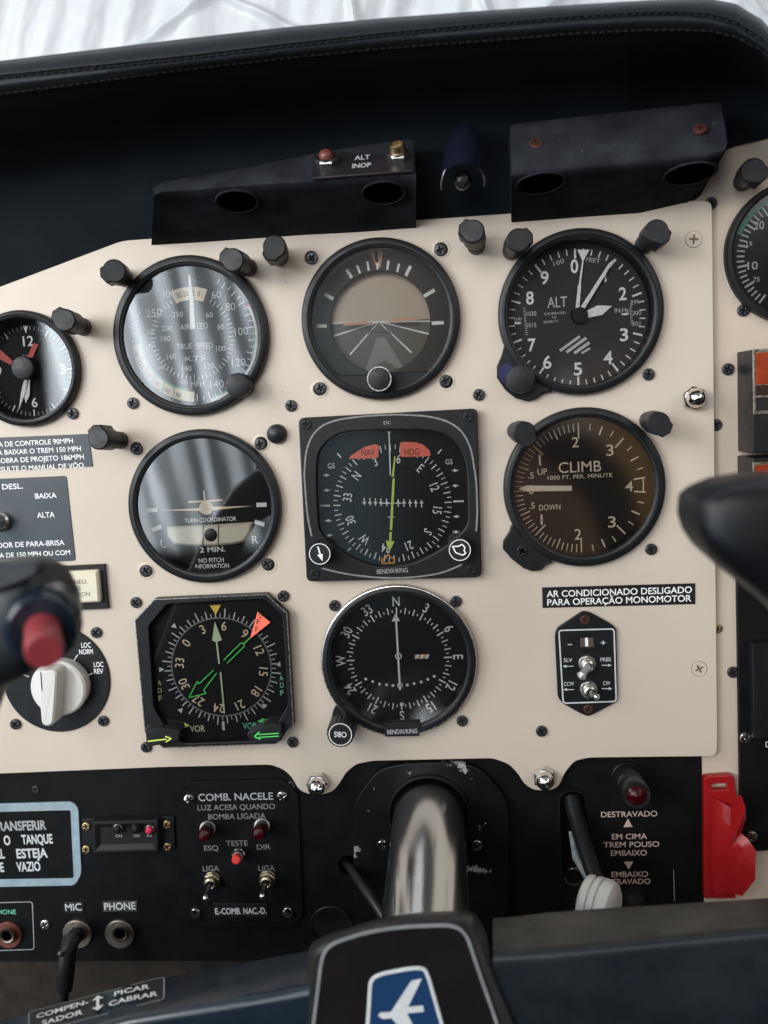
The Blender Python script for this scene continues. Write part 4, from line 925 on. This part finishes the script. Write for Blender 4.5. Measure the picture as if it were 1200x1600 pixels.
m = MB(); pts = [(62,1053),(66,1048),(82,1046.5),(90,1051),(87,1100),(84,1130),(79,1135.5),(70,1136),(64,1131),(61,1098)]
hp = [U(a, b, 19) for a, b in pts]; hp = rounded(ccw(hp), 1.5, 3); foot = [(a+(b_-a)*.0, v) for (a, v), b_ in zip(hp, [q[0] for q in hp])]
cu_ = U(80, 1085, 9); out_ = [((a-hp[0][0])*1+hp[0][0], b) for a, b in hp]
m.loft([[(a+(.9 if a > cu_[0]-1 else -.4), b+.6, 8.5) for a, b in hp], [(a, b, 16) for a, b in hp], [(a, b, 18.3) for a, b in inset(hp, .3)], [(a, b, 19.2) for a, b in inset(hp, 1.2)]], KNOBW, False, True); m.build('handle', t)
m = MB(); m.bar(U(63.6, 1050, 19.3), U(65.6, 1079, 19.3), .55, 19.3, BLACKINK); m.build('index_line', t)
# slaving accessory with two toggles
t = thing('slaving_switch_unit', 'black six sided switch unit with two toggles lettered SLV and FREE', 'switch unit', U3(917, 1040, 0))
ol = [(901,962),(911,955.5),(922,957),(956,976),(963,983),(965.5,1085),(964,1097),(932,1114),(919,1120),(907,1115),(880,1100),(872,1090),(867.5,993),(871,982)]
m = MB(); m.prism(rounded([U(a, b, 2.5) for a, b in ol], 1.2, 3), .02, 2.5, BEZ, .5)
bd = rounded([U(a, b, 2.55) for a, b in ((872,984),(960.5,981.5),(964,1097),(879,1100))], 2.2, 5); bd = ccw(bd); m.loft([[(a, b, 2.56) for a, b in bd], [(a, b, 2.56) for a, b in inset(bd, .75)]], PALEINK)
dialtext(m, [('-',890.5,1005.5,9,7),('+',942.5,1004.5,9,8),('SLV',887.5,1031.5,6,13),('FREE',946.5,1030.5,6,16),('CCW',889,1068.5,6,15.5),('CW',948,1067.5,6,11)], h=2.58, mat_=PALEINK, bold=.006)
for x0, x1, y in ((896,881,1041),(940,954,1039.5),(897,882,1077.5),(940,955,1076)):
    m.bar(U(x0,y,2.6), U(x1,y,2.6), .4, 2.58, PALEINK); d_ = 1 if x1 > x0 else -1; m.sheet([U(a, b, 2.6) for a, b in ((x1+2*d_,y),(x1-4*d_,y-2.3),(x1-4*d_,y+2.3))], 2.62, PALEINK)
m.build('body', t)
m = MB(); fr = ccw([U(a, b, 2.6) for a, b in ((903,994),(929.5,993),(930,1013),(904,1014))]); m.loft([[(a, b, 2.55) for a, b in fr], [(a, b, 3.2) for a, b in inset(fr, .3)], [(a, b, 2.65) for a, b in inset(fr, 1.0)]], MATTE, False, True)
m.sheet([U(a, b, 2.75) for a, b in ((906,996.5),(927,996),(927.5,1010.5),(906.5,1011))], 2.72, mat('meter_face', (.10,.07,.055), .3)); m.sheet([U(a, b, 2.9) for a, b in ((914,997),(918,996),(919,1000),(919,1010),(914.5,1010))], 2.85, WHITE); m.build('meter_window', t)
for px, py in ((914,968.5),(919,1108)):
    o = screw_proto(2.5, .9, RUSTS, .03).build('screw', t, (0, 0, 0)); put(o, t, px, py, 2.4, .4)
def toggle(t, px, py, h0, tip, tr, htip, nutm=STEEL, tipm=STEEL, r=4.6, name='toggle_switch'):
    c = U(px, py, h0); m = MB(); m.prism(circ(24, r, c), h0, h0+1.0, nutm, .2); m.prism(circ(6, r*.98, c, .3), h0+.9, h0+3.0, nutm, .4); m.lathe([(r*.72, h0+2.8), (r*.7, h0+5.2), (r*.5, h0+5.8), (r*.34, h0+5.0)], c, nutm, 28)
    o = m.build(name, t); m = MB(); b = Vector((c[0], c[1], h0+4)); q = Vector(U3(*tip, htip)); d = q-b
    m.tube([tuple(b), tuple(b+d*.5), tuple(b+d*.86), tuple(b+d*.95), tuple(q), tuple(q+d.normalized()*tr*.5)], [tr*.62, tr*.72, tr*.9, tr, tr*.85, tr*.3], tipm, 16)
    e = m.build('lever', o, org=tuple(t['_o'])); return o
toggle(t, 917, 1037, 2.5, (908,1057), 2.5, 13, tipm=mat('clear_grey_lever', (.42,.42,.42), .3, .3)); toggle(t, 919.5, 1077, 2.5, (933,1089.5), 1.7, 16)
# radio units on the right
for i, (lab, y0, y1, fr) in enumerate((('black radio unit with an amber display at the right edge', 546, 709, [(1176,546),(1262,541),(1262,642),(1177,648)]), ('lower black radio unit half hidden by the right yoke grip', 716, 885, [(1176,722),(1262,718),(1262,812),(1178,818)]))):
    t = thing('radio_unit', lab, 'radio', U3(1200, (y0+y1)/2, -4), 'radios stacked at the right edge'); m = MB()
    q = [U(a, b, 18) for a, b in ((1176,y0),(1280,y0-5),(1282,y1-4),(1177,y1))]; m.prism(rounded(q, .8, 3), -3.9, 18, BEZ, .5); m.build('body', t)
    m = MB(); f_ = ccw([U(a, b, 18.3) for a, b in fr]); m.loft([[(a, b, 18.02) for a, b in f_], [(a, b, 18.6) for a, b in inset(f_, .2)], [(a, b, 18.6) for a, b in inset(f_, .9)], [(a, b, 18.1) for a, b in inset(f_, 1.2)]], STEEL, False, True); m.build('display_frame', t)
    m = MB(); x0, y2 = fr[0]; hh = 18.3; m.sheet([U(a, b, hh) for a, b in ((x0+4.5,y2+5),(1258,y2+1),(1258,y2+52),(x0+5,y2+55))], hh, AMBER); m.sheet([U(a, b, hh) for a, b in ((x0+5,y2+56),(1258,y2+53),(1258,y2+70),(x0+5.5,y2+72))], hh, BROWNSC); m.sheet([U(a, b, hh) for a, b in ((x0+5,y2+75),(1258,y2+73),(1258,y2+93),(x0+5.5,y2+96))], hh, PLAC)
    m.build('display', t)
t = thing('avionics_panel', 'black equipment panel with a silver screw at the right edge below the grip', 'equipment panel', U3(1190, 1100, -4)); m = MB()
m.prism([U(a, b, -1) for a, b in ((1152,905),(1290,900),(1290,1326),(1158,1331))], -3.9, -1, LOWB, .4); m.prism([U(a, b, 6) for a, b in ((1175,1006),(1290,1000),(1290,1150),(1178,1155))], -1, 6, BEZ, .6); m.build('plate', t)
m = MB(); m.ptext('D', 1200, 1163, -.9, 9, WHITE, 7); m.build('lettering', t)
screw(t, 'chrome', 1165, 1152, -1); screw(t, 'chrome', 1174, 1306, -1)
# red plastic cover
t = thing('red_cover', 'bright red folded plastic cover hanging on the cream strip at lower right', 'cover', U3(1130, 1310, -4))
m = MB(); pq = [U(a, b, 1) for a, b in ((1100,1214),(1147,1211),(1151,1240),(1150,1404),(1101,1404))]; m.plate(rounded(pq, [2.2, 2.2, .5, .5, .5], 4), [rounded([U(a, b, 1) for a, b in ((1112,1225),(1138,1224),(1138,1234),(1113,1235))], 1, 3)[::-1]], -3.6, 1, REDPL, .5); m.build('plate', t)
m = MB(); fl = [(1112,1245,2),(1142,1262,5),(1152,1248,10),(1159,1244,14),(1165,1262,16),(1166,1278,13),(1158,1302,10),(1170,1313,13),(1181,1329,16),(1180,1375,16),(1160,1400,12),(1136,1394,5),(1116,1399,3),(1110,1380,2)]
P = [U3(*p) for p in fl]; ctr = Vector(U3(1138, 1325, 9)); bk = [(a, b, c_-1.6) for a, b, c_ in P]; mid = [tuple(Vector(p)*.55+ctr*.45+Vector((0, 0, 1.2*math.sin(i*1.9)))) for i, p in enumerate(P)]
m.loft([bk, P, mid], REDPL); m.add(mid+[tuple(ctr)], [[i, (i+1) % len(P), len(P)] for i in range(len(P))], REDPL); m.build('folded_flap', t, angle=50)

# ================================================================ lower panel fittings
t = thing('tank_sign', 'black sign with thick pale blue border reading TRANSFERIR O TANQUE', 'sign', U3(60, 1320, -4)); m = MB()
so = [(-190,1262),(112,1253),(122,1262),(127,1366),(117,1384),(-190,1390)]; o_ = ccw(rounded([U(a, b, -3) for a, b in so], [0,3,3,3,3,0], 4))
m.prism(o_, -3.98, -3.1, SIGNBL, .15); m.sheet(rounded([U(a, b, -3) for a, b in ((-190,1273),(110,1266),(115,1372),(-190,1377))], [0,1.2,1.2,0], 4), -3.05, LOWB); m.build('plate', t)
m = MB()
for s_, x, y, w_ in (('TRANSFERIR',72,1289,85),('O',16,1313,None),('TANQUE',82,1310.5,48),('PRINCIPAL',7,1334,None),('ESTEJA',74,1332.5,48),('PARTE',6,1355,None),('VAZIO',63,1353.5,37)): m.ptext(s_, x, y, -2.98, 14, PALEINK if y > 1295 else DIMW, w_, .8, 'R', .03, sx=.62)
m.build('lettering', t)
t = thing('indicator_strip', 'small black recessed unit with three little lamps, the last one pink red', 'indicator unit', U3(198, 1308, -4)); m = MB()
m.prism(rounded([U(a, b, -2) for a, b in ((127,1281),(271,1277),(273,1329),(128,1333))], 1, 3), -3.98, -2.6, BEZ, .3); rc = ccw([U(a, b, -2) for a, b in ((148,1279),(250,1276.5),(251,1325),(149,1328))]); m.loft([[(a, b, -2.6) for a, b in rc], [(a, b, 1.5) for a, b in rc], [(a, b, 2) for a, b in inset(rc, .5)], [(a, b, 2) for a, b in inset(rc, 1.6)], [(a, b, .2) for a, b in inset(rc, 4.2)]], MATTE, False, True)
dialtext(m, [('ON',185.5,1306,4.5,10),('ON',213,1306,4.5,10),('RESET',240,1305,4.5,20)], h=.3, mat_=DIMW); m.build('housing', t)
for px, py, mm in ((184,1294.5,BEZ),(212,1293.5,MATTE),(234,1296,mat('pink_lamp', (.65,.03,.10), .35))):
    m = MB(); c = U(px, py, 3); m.lathe([(3.0, .2), (2.9, 2.6), (2.4, 3.2)], U(px+1, py-1, 1), STEEL if mm is not MATTE else BEZ, 24); m.lathe([(2.0, 1), (2.0, 4.6), (1.2, 5.4), (.01, 5.6)], c, mm, 24); m.build('lamp', t)
for px, py in ((135,1291),(135,1327),(261,1288),(262,1323)): screw(t, 'brass', px, py, -2.6)
# fuel pump switch plate
t = thing('switch_plate', 'black switch plate lettered COMB. NACELE with red lamps and two toggles', 'switch plate', U3(372, 1330, -4)); m = MB()
m.prism(rounded([U(a, b, -2.5) for a, b in ((276,1240),(294,1222),(442,1217.5),(466,1240),(474,1430),(462,1448),(292,1450),(280,1436))], 1.5, 3), -3.98, -2.4, LOWB, .3); m.build('plate', t)
m = MB(); h = -2.3
dialtext(m, [('COMB. NACELE',368,1245,11,115,DIMW)], h=h, bold=.012)
dialtext(m, [('LUZ ACESA QUANDO',369,1261,8.4,119),('BOMBA LIGADA',370,1275.5,8.4,88),('TESTE',370,1317.5,8.4,33),('ESQ',330,1325,8,22),('DIR',412,1323.5,8,21),('LIGA',329.5,1357,8.4,25),('LIGA',416.5,1356.5,8.4,25)], h=h, mat_=GREYINK, bold=.004)  # inks darkened to stand for the weaker light down here
m.build('lettering', t)
for px, py in ((296,1248),(441,1243.5),(306,1426),(450,1424.5)): screw(t, 'chrome', px, py, -2.4)
for (px, py), (qx, qy) in (((325,1294),(319,1307)),((410,1290),(404,1304))):
    m = MB(); b = Vector(U3(px, py, -2.4)); q = Vector(U3(qx, qy, 14)); d = q-b; P_ = lambda f_: tuple(b+d*f_); m.tube([P_(0), P_(.12), P_(.14), P_(.55)], [4.6, 4.5, 3.7, 3.7], mat('dull_socket', (.22,.21,.20), .4, .9, var=.3, vscale=300), 28); o = m.build('lamp_socket', t)
    m = MB(); m.tube([P_(.5), P_(.85), P_(.97), P_(1.0)], [3.7, 3.7, 2.8, .4], REDLENS, 28); m.build('red_lens', o, org=tuple(t['_o']))
m = MB(); b = Vector(U3(373.5, 1333, -2.4)); q = Vector(U3(369, 1344, 13)); d = q-b; P_ = lambda f_: tuple(b+d*f_); m.prism(circ(6, 3.9, (b.x, b.y)), -2.4, -.2, STEEL, .3); m.tube([P_(.1), P_(.62)], 2.7, STEEL, 24); o = m.build('test_button', t)
m = MB(); m.tube([P_(.58), P_(.95), P_(1)], [2.5, 2.5, 1.8], mat('red_cap', (.75,.04,.03), .35), 24); m.build('red_cap', o, org=tuple(t['_o']))
TGN = mat('toggle_nut', (.34,.30,.22), .35, 1.0, var=.3, vscale=400); TGL = mat('toggle_lever', (.10,.11,.14), .22, .8)
for (px, py), tip in (((332,1374),(321.5,1403)),((418.5,1372),(410,1400))):
    o = toggle(t, px, py, -2.4, tip, 1.9, 20, TGN, TGL, 4.9); m = MB(); q = Vector(U3(*tip, 20)); m.lathe([(1.9*math.sin(math.radians(a))+.01, 1.9*math.cos(math.radians(a))) for a in range(180, -1, -20)], (0, 0), CHROME, 16, M=Matrix.Translation(q)); m.build('ball_tip', o, org=tuple(t['_o']))
placard('placard', 'small black label reading E.-COMB. NAC.-D. at the foot of the switch plate', [(333,1412),(418,1412.5),(418,1433),(333,1433)], PLAC, [('E.-COMB. NAC.-D.',376,1423.5,9.5,78)], PALEINK, h=-1.7, h0=-2.35, rad=.1, bold=.02)
placard('placard', 'small worn tag reading MIC above the left jack', [(99,1410.5),(131,1409.5),(131,1427),(99,1428)], PLAC, [('MIC',114.5,1417.5,11,25,'C',1.5)], PALEINK, h=-3.3, h0=-3.98, rad=.1, bold=.01)
placard('placard', 'small worn tag reading PHONE above the open jack', [(160,1409),(214.5,1408),(214,1424),(161,1425)], mat('worn_tag', (.04,.04,.04), .6, var=.6, vscale=300), [('PHONE',187,1416,11,48,'C',1.2)], PALEINK, h=-3.3, h0=-3.98, rad=.1, bold=.015)
JK = mat('jack_metal', (.30,.26,.22), .42, .8, var=.3, vscale=200); JT = mat('jack_thread', (.42,.36,.30), .3, 1.0)
def jack(label, px, py, rw=8.6, wm=JK, tip=(0, 0)):
    t = thing('headset_jack', label, 'jack', U3(px, py, -4), 'headset jacks'); c = U(px, py, -3); m = MB(); m.lathe([(rw, -3.98), (rw, -2.6), (rw-.4, -2.2), (4.6, -2.2)], c, wm, 40); m.build('washer', t)
    m = MB(); c2 = U(px+tip[0], py+tip[1], 4); m.loft([[(p[0], p[1], h_) for p in circ(28, r_, (c[0]+(c2[0]-c[0])*f_, c[1]+(c2[1]-c[1])*f_))] for r_, h_, f_ in ((4.7, -2.3, 0), (4.6, 3, .9), (4.1, 4, 1), (3.2, 3.8, 1), (3.0, -2, .4))], JT); m.disc(c, 3.4, -2.1, BLACKINK, 24); m.build('socket', t); return t
jack('open headset jack under the PHONE tag', 187, 1459.5); jack('headset jack under the MIC tag, with a black plug in it', 121, 1459.5, 8.6)
jack('headset jack with reddish washer at the left edge, inside a white outline', 13, 1461, 8, mat('red_washer', (.16,.045,.03), .5, var=.3, vscale=200), (-3, 2))
m = MB(); bx = ccw(rounded([U(a, b, -3.9) for a, b in ((-90,1412),(51,1408.5),(54,1484),(-90,1489))], [0,2,2,0], 4)); m.loft([[(a, b, -3.9) for a, b in bx], [(a, b, -3.9) for a, b in inset(bx, .5)]], DIMW); m.ptext('PHONE', 8, 1425, -3.9, 7, TEALINK, 33); m.build('jack_outline', lp)
t = thing('mic_plug', 'black plug in the MIC jack with its cable hanging down', 'plug', U3(118, 1465, 0)); m = MB(); m.tube([U3(121, 1460, -1), U3(117, 1464, 12), U3(110, 1472, 26), U3(106, 1490, 32), U3(103, 1515, 33), U3(101, 1545, 32)], [3.6, 4.4, 4.8, 4.4, 4.6, 4.2], MATTE, 24); m.build('plug_body', t, angle=60)
m = MB(); m.tube([U3(101, 1540, 32), U3(100, 1580, 30), U3(104, 1660, 25), U3(120, 1800, 15)], 2.2, MATTE, 12); m.build('cable', t); m = MB(); m.lathe([(1.5, 0), (1.4, 1), (.01, 1.3)], (0, 0), STEEL, 16, M=Matrix.Translation(U3(95, 1490, 36))); m.build('clamp_screw', t)
t = thing('control_cable', 'thin black cable coming out of a hole left of the column', 'cable', U3(545, 1353, -4)); m = MB(); m.tube([U3(540, 1348, -12), U3(548, 1357, 0), U3(562, 1378, 16), U3(590, 1418, 32), U3(640, 1500, 50)], 2.5, mat('cable_black', (.02,.02,.022), .35), 14); m.build('cable_sheath', t, angle=60)
# gear lever, lamp and lettering
t = thing('gear_lever', 'black gear lever with a white grooved wheel knob standing in a slot', 'lever', U3(905, 1320, -4)); m = MB(); m.tube([U3(893, 1246, -9), U3(900, 1275, -2), U3(912, 1320, 14), U3(930, 1372, 30), U3(944, 1400, 38)], [5.0, 4.6, 4.4, 4.2, 4.2], BEZ, 18); m.build('arm', t, angle=60)
m = MB(); m.tube([U3(891, 1300, 6), U3(900, 1340, 18), U3(914, 1365, 26), U3(920, 1378, 30)], [.9, 2.0, 1.8, 1.2], mat('pale_wire', (.22,.24,.25), .6, var=.3, vscale=300), 10); m.build('wire', t)
m = MB(); a0 = Vector(U3(925, 1412, 36)); axd = Vector((.86, -.06, .5)).normalized(); u1 = Vector((-.5, 0, .86)).cross(axd).normalized(); Mw = frame(a0, a0+u1, a0+axd.cross(u1))
Mw = Matrix.Identity(4); y1 = axd.cross(u1)
for j in range(3): Mw[j][0], Mw[j][1], Mw[j][2], Mw[j][3] = u1[j], y1[j], axd[j], a0[j]
m.lathe([(4, -5), (10.5, -5), (13.2, -3.6), (14, -1.8), (14, .2), (12.6, .6), (12.6, 1.1), (14, 1.5), (14, 4.0), (12.6, 4.4), (12.6, 4.9), (14, 5.3), (14, 8.2), (13.2, 10.4), (10.5, 12), (4, 12)], (0, 0), KNOBW, 56, M=Mw, cap0=True, cap1=True); m.build('wheel_knob', t)
m = MB(); m.lathe([(5.6, -3.98), (5.4, -2.6), (4.6, -2.2), (4.2, -3)], U(897, 1369, -3), CHROME, 24); m.build('pivot_bolt', t)
sl = ccw(rounded([U(a, b, -4) for a, b in ((874,1238),(912,1236),(940,1410),(880,1412))], 6)); m = MB(); m.loft([[(a, b, -3.98) for a, b in inset(sl, -1)], [(a, b, -3.3) for a, b in inset(sl, -.8)], [(a, b, -3.3) for a, b in inset(sl, -.1)], [(a, b, -9) for a, b in inset(sl, 0)]], BEZ); m.build('slot_edge', t)
t = thing('warning_lamp', 'black ribbed press lamp with dark red lens above the word DESTRAVADO', 'lamp', U3(980, 1214, -4)); m = MB(); b = Vector(U3(978, 1212, -4)); q = Vector(U3(995, 1243, 26)); d = q-b; P_ = lambda f_: tuple(b+d*f_)
m.tube([P_(0), P_(.08), P_(.1), P_(.5), P_(.52), P_(.56), P_(.6), P_(.64), P_(.68), P_(.96), P_(1.0), P_(.98)], [8.2, 8.0, 7.4, 7.2, 6.6, 6.6, 7.2, 6.8, 7.3, 7.3, 6.6, 5.4], BEZ, 36, cap=False); m.build('body', t)
m = MB(); m.tube([P_(.9), P_(.985), P_(1.05), P_(1.09)], [5.5, 5.4, 3.8, .3], REDLENS, 32); m.build('red_lens', t)
m = MB(); h = -3.9
dialtext(m, [('DESTRAVADO',983,1272,8.6,85),('EM CIMA',983.5,1307,8.6,53),('TREM POUSO',986.5,1319.5,8.6,84),('EMBAIXO',982.5,1332.7,8.6,54),('EMBAIXO',984,1366,8.6,55),('TRAVADO',986,1377.3,8.6,58)], h=h, mat_=PINKINK, bold=.01)
m.sheet([U(a, b, h) for a, b in ((981,1279),(988.5,1292),(974,1292.5))], h, PINKINK); m.sheet([U(a, b, h) for a, b in ((975,1346.5),(989.5,1346),(982.5,1358.5))], h, PINKINK); m.bar(U(1052.5,1359,h), U(1054,1408,h), .45, h, GREYINK); m.build('gear_lettering', lp)
m = MB(); m.lathe([(7.5, -3.98), (7.2, -1), (5.5, 2), (2.5, 3.4), (.01, 3.8)], U(990, 1407, -2), BEZ, 32); m.build('hole_plug', lp)

# ================================================================ control yoke
t = thing('control_yoke', 'black control yoke on a polished metal column with a blue and white bird emblem', 'control yoke', U3(670, 1500, 140))
yo = tuple(t['_o'])
m = MB(); m.lathe([(19.2, -6), (19.2, 20), (19.2, 70), (19.2, 124)], ct, TUBE, 96); m.build('column', t)
hub = [(430,1960),(476,1600),(481,1490),(486,1474),(505,1462),(597,1433),(660,1424),(730,1423),(744,1428),(758,1452),(778,1510),(815,1610),(900,1960)]
hr_ = [0,4,4,4,4,10,10,6,4,4,6,6,0]
def hl_(dy, dx, h): return ccw(rounded([U(a+dx*(1 if a < 650 else -1), b+(dy if b < 1550 else 0), h) for a, b in hub], hr_, 4))
m = MB(); m.loft([[(a, b, h) for a, b in hl_(dy, dx, h)] for dy, dx, h in ((1.5, 1.5, 116), (0, 0, 119), (.5, 0, 126), (3, 1, 138), (7, 2.5, 145), (12, 5, 148.6), (18, 9, 149.9))], YOKEG, True, True); m.build('hub', t, angle=40)
bd = [(440,1960),(489,1600),(500,1510),(505,1487),(520,1473),(570,1456),(627,1447),(700,1444.5),(718,1449),(731,1463),(750,1520),(778,1600),(870,1960)]
bo = ccw(rounded([U(a, b, 150.6) for a, b in bd], [0,4,4,4,4,8,8,4,3,4,6,6,0], 4)); m = MB(); m.loft([[(a, b, 149.9) for a, b in bo], [(a, b, 150.6) for a, b in inset(bo, .1)]], HUBF, False, True); o = m.build('hub_face', t)
m = MB(); m.loft([[(a, b, 150.55) for a, b in inset(bo, -.5)], [(a, b, 150.95) for a, b in inset(bo, -.3)], [(a, b, 150.95) for a, b in inset(bo, .8)], [(a, b, 150.55) for a, b in inset(bo, 1.0)]], mat('border_grey', (.20,.205,.21), .5, var=.2, vscale=200)); m.build('border_line', o, org=yo)
em = ccw(rounded([U(a, b, 151) for a, b in ((573,1600),(577,1535),(582,1526),(596,1519.5),(640,1511),(658,1510.5),(666,1514),(672,1528),(694,1605),(722,1720),(568,1720))], [0,3,3,4,4,3,3,3,4,3,3], 3))
m = MB(); m.prism(em, 150.6, 151.2, EMBLUE, .2); m.loft([[(a, b, 151.1) for a, b in inset(em, -.3)], [(a, b, 151.5) for a, b in inset(em, 0)], [(a, b, 151.5) for a, b in inset(em, 1.0)], [(a, b, 151.1) for a, b in inset(em, 1.3)]], PALEINK); e = m.build('emblem', t)
m = MB(); bird = [(643,1532.5),(659,1529.5),(637.5,1573.5),(661,1571.5),(662.5,1580.5),(636,1583.5),(660,1630),(644,1629),(612,1591),(598,1592),(591,1587.5),(594,1582.5),(611,1581.5),(626,1558)]
m.prism([U(a, b, 151.4) for a, b in bird], 151.15, 151.45, PALEINK); m.build('bird_mark', e, org=yo)
def secloft(st, mm, name, n=28, ex=.75, angle=60, dx=0):
    """grip: each station spans two outline points, with a half thickness in depth"""
    L = []
    for ax_, ay, bx_, by, h_, th in st:
        A_, B_ = Vector(U3(ax_+dx, ay, h_)), Vector(U3(bx_+dx, by, h_)); c = (A_+B_)/2; d = (A_-B_)/2; r = []
        for i in range(n):
            q = 2*math.pi*i/n; x, y = math.cos(q), math.sin(q); x = math.copysign(abs(x)**ex, x); y = math.copysign(abs(y)**ex, y); r.append(tuple(c+d*x+Vector((0, 0, th*y))))
        L.append(r)
    m = MB(); m.loft(L, mm, True, True); return m.build(name, t, angle=angle)
def boxloft(st, mm, name, top=False):
    L = []
    for x, bt, ft, fb, bb in st:
        q = [U(x, bt, 112)+(112,), U(x, ft, 148)+(148,), U(x, fb, 148)+(148,), U(x, bb, 112)+(112,)]
        r = []
        for i in range(4):
            a, b, c = (Vector(q[j % 4]) for j in (i-1, i, i+1)); l = min(4.5, (a-b).length*.4, (c-b).length*.4); s_, e_ = b+(a-b).normalized()*l, b+(c-b).normalized()*l
            for w_ in range(6): f_ = w_/5; r.append(tuple(s_*(1-f_)**2+b*2*f_*(1-f_)+e_*f_*f_))
        L.append(r)
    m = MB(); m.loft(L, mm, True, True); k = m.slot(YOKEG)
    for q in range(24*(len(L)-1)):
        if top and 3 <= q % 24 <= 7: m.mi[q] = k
    return m.build(name, t, angle=50)
boxloft([(505,1474,1535,1740,1715),(480,1480,1545,1745,1720),(420,1492,1556,1755,1730),(200,1535,1592,1800,1770),(0,1592,1650,1850,1815),(-120,1625,1690,1880,1850),(-230,1650,1720,1905,1870)], YOKEB, 'left_arm')
boxloft([(770,1429,1492,1690,1660),(790,1428,1491,1690,1660),(860,1420,1487,1690,1660),(976,1412,1475,1665,1640),(1200,1399,1453,1625,1600),(1330,1393,1445,1610,1590),(1440,1390,1440,1600,1585)], YOKED, 'right_arm', True)
gr_ = secloft([(1270,1640,1440,1640,140,16),(1268,1450,1440,1450,152,18),(1262,1250,1425,1250,172,19),(1258,1120,1420,1100,186,19),(1243,1010,1400,900,194,19),(1200,955,1300,775,198,19),(1168,928,1230,737,200,18.5),(1120,891,1160,740,201,17.5),(1084,859,1112,748,202,15.5),(1069,838,1082,760,202,13.5),(1062,818,1066,770,202,11),(1059.5,800,1060.5,779,202,8)], GRIPM, 'right_grip', n=40, ex=.52, angle=40, dx=11)
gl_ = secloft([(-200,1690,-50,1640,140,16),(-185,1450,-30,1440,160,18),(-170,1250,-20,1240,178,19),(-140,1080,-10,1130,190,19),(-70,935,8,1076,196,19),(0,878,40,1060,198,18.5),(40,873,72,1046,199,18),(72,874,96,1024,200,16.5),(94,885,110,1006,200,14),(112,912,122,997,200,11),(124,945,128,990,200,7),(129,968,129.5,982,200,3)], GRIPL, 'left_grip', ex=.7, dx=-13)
# push button on the left grip
b = Vector(U3(66, 975, 212)); q = Vector(U3(69, 1020, 236)); d = q-b; P_ = lambda f_: tuple(b+d*f_)
m = MB(); m.tube([P_(-.35), P_(.02), P_(.16), P_(.22), P_(.18)], [11.4, 11.2, 10.4, 9.0, 7.2], YOKEB, 40); m.build('button_collar', gl_, org=yo, angle=50)
m = MB(); m.tube([P_(.1), P_(.86), P_(.96), P_(1.0), P_(.98), P_(.97)], [4.9, 5.0, 4.8, 4.4, 4.0, .3], REDBTN, 40); m.build('push_button', gl_, org=yo, angle=50)
# raised plate on the left grip
m = MB(); pz = rounded([U(a, b_, 217.5) for a, b_ in ((-90,884),(48,880),(60,884),(57,897),(34,909),(0,922),(-90,946))], [0,1.2,1.5,1.5,2,2,0], 4)
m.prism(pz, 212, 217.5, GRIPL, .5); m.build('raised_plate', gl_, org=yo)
# trim label on the left arm
pA, pB, pC = U3(40, 1594, 130.5), U3(262, 1544, 130.5), U3(60, 1574, 121)
def armpt(x, f_):
    bt, ft = lerp(x, [(-120,1625),(0,1592),(200,1535),(420,1492)]), lerp(x, [(-120,1690),(0,1650),(200,1592),(420,1556)]); a, b_ = Vector(U3(x, bt, 112)), Vector(U3(x, ft, 148)); return a+(b_-a)*f_
M = frame(armpt(45, .72), armpt(258, .72), armpt(45, .1), False); n_ = Vector((M[0][2], M[1][2], M[2][2]))
for j in range(3): M[j][3] += n_[j]*.7
wl = (armpt(258, .72)-armpt(45, .72)).length; hl = (armpt(150, .72)-armpt(150, .1)).length
m = MB(); fr = rounded([(0, 0), (wl, 0), (wl, hl), (0, hl)], 2.5, 5); m.prism(fr, -.5, .1, PLAC, .1); m.loft([[(a, b_, .15) for a, b_ in ccw(fr)], [(a, b_, .15) for a, b_ in inset(ccw(fr), .5)]], DIMW)
m.text('PICAR', wl*.76, hl*.68, .2, hl*.2, WHITE, w=wl*.26, bold=.02); m.text('CABRAR', wl*.77, hl*.3, .2, hl*.2, WHITE, w=wl*.36, bold=.02); m.text('COMPEN-', wl*.25, hl*.68, .2, hl*.2, WHITE, w=wl*.38, bold=.02); m.text('SADOR', wl*.25, hl*.3, .2, hl*.2, WHITE, w=wl*.3, bold=.02)
x0 = wl*.51; m.bar((x0, hl*.32), (x0, hl*.68), 1.3, .2, WHITE)
for s_ in (1, -1): m.sheet([(x0-2.6, hl*(.5+.16*s_)), (x0+2.6, hl*(.5+.16*s_)), (x0, hl*(.5+.34*s_))], .22, WHITE)
nq = Vector((M[0][2], M[1][2], M[2][2]))
m.v = [tuple(armpt(45+213*x/wl, .72-.62*y/hl)+nq*(.7+z)) for x, y, z in m.v]; m.build('trim_label', t)

for o in bpy.data.objects:
    if '_o' in o: del o['_o']
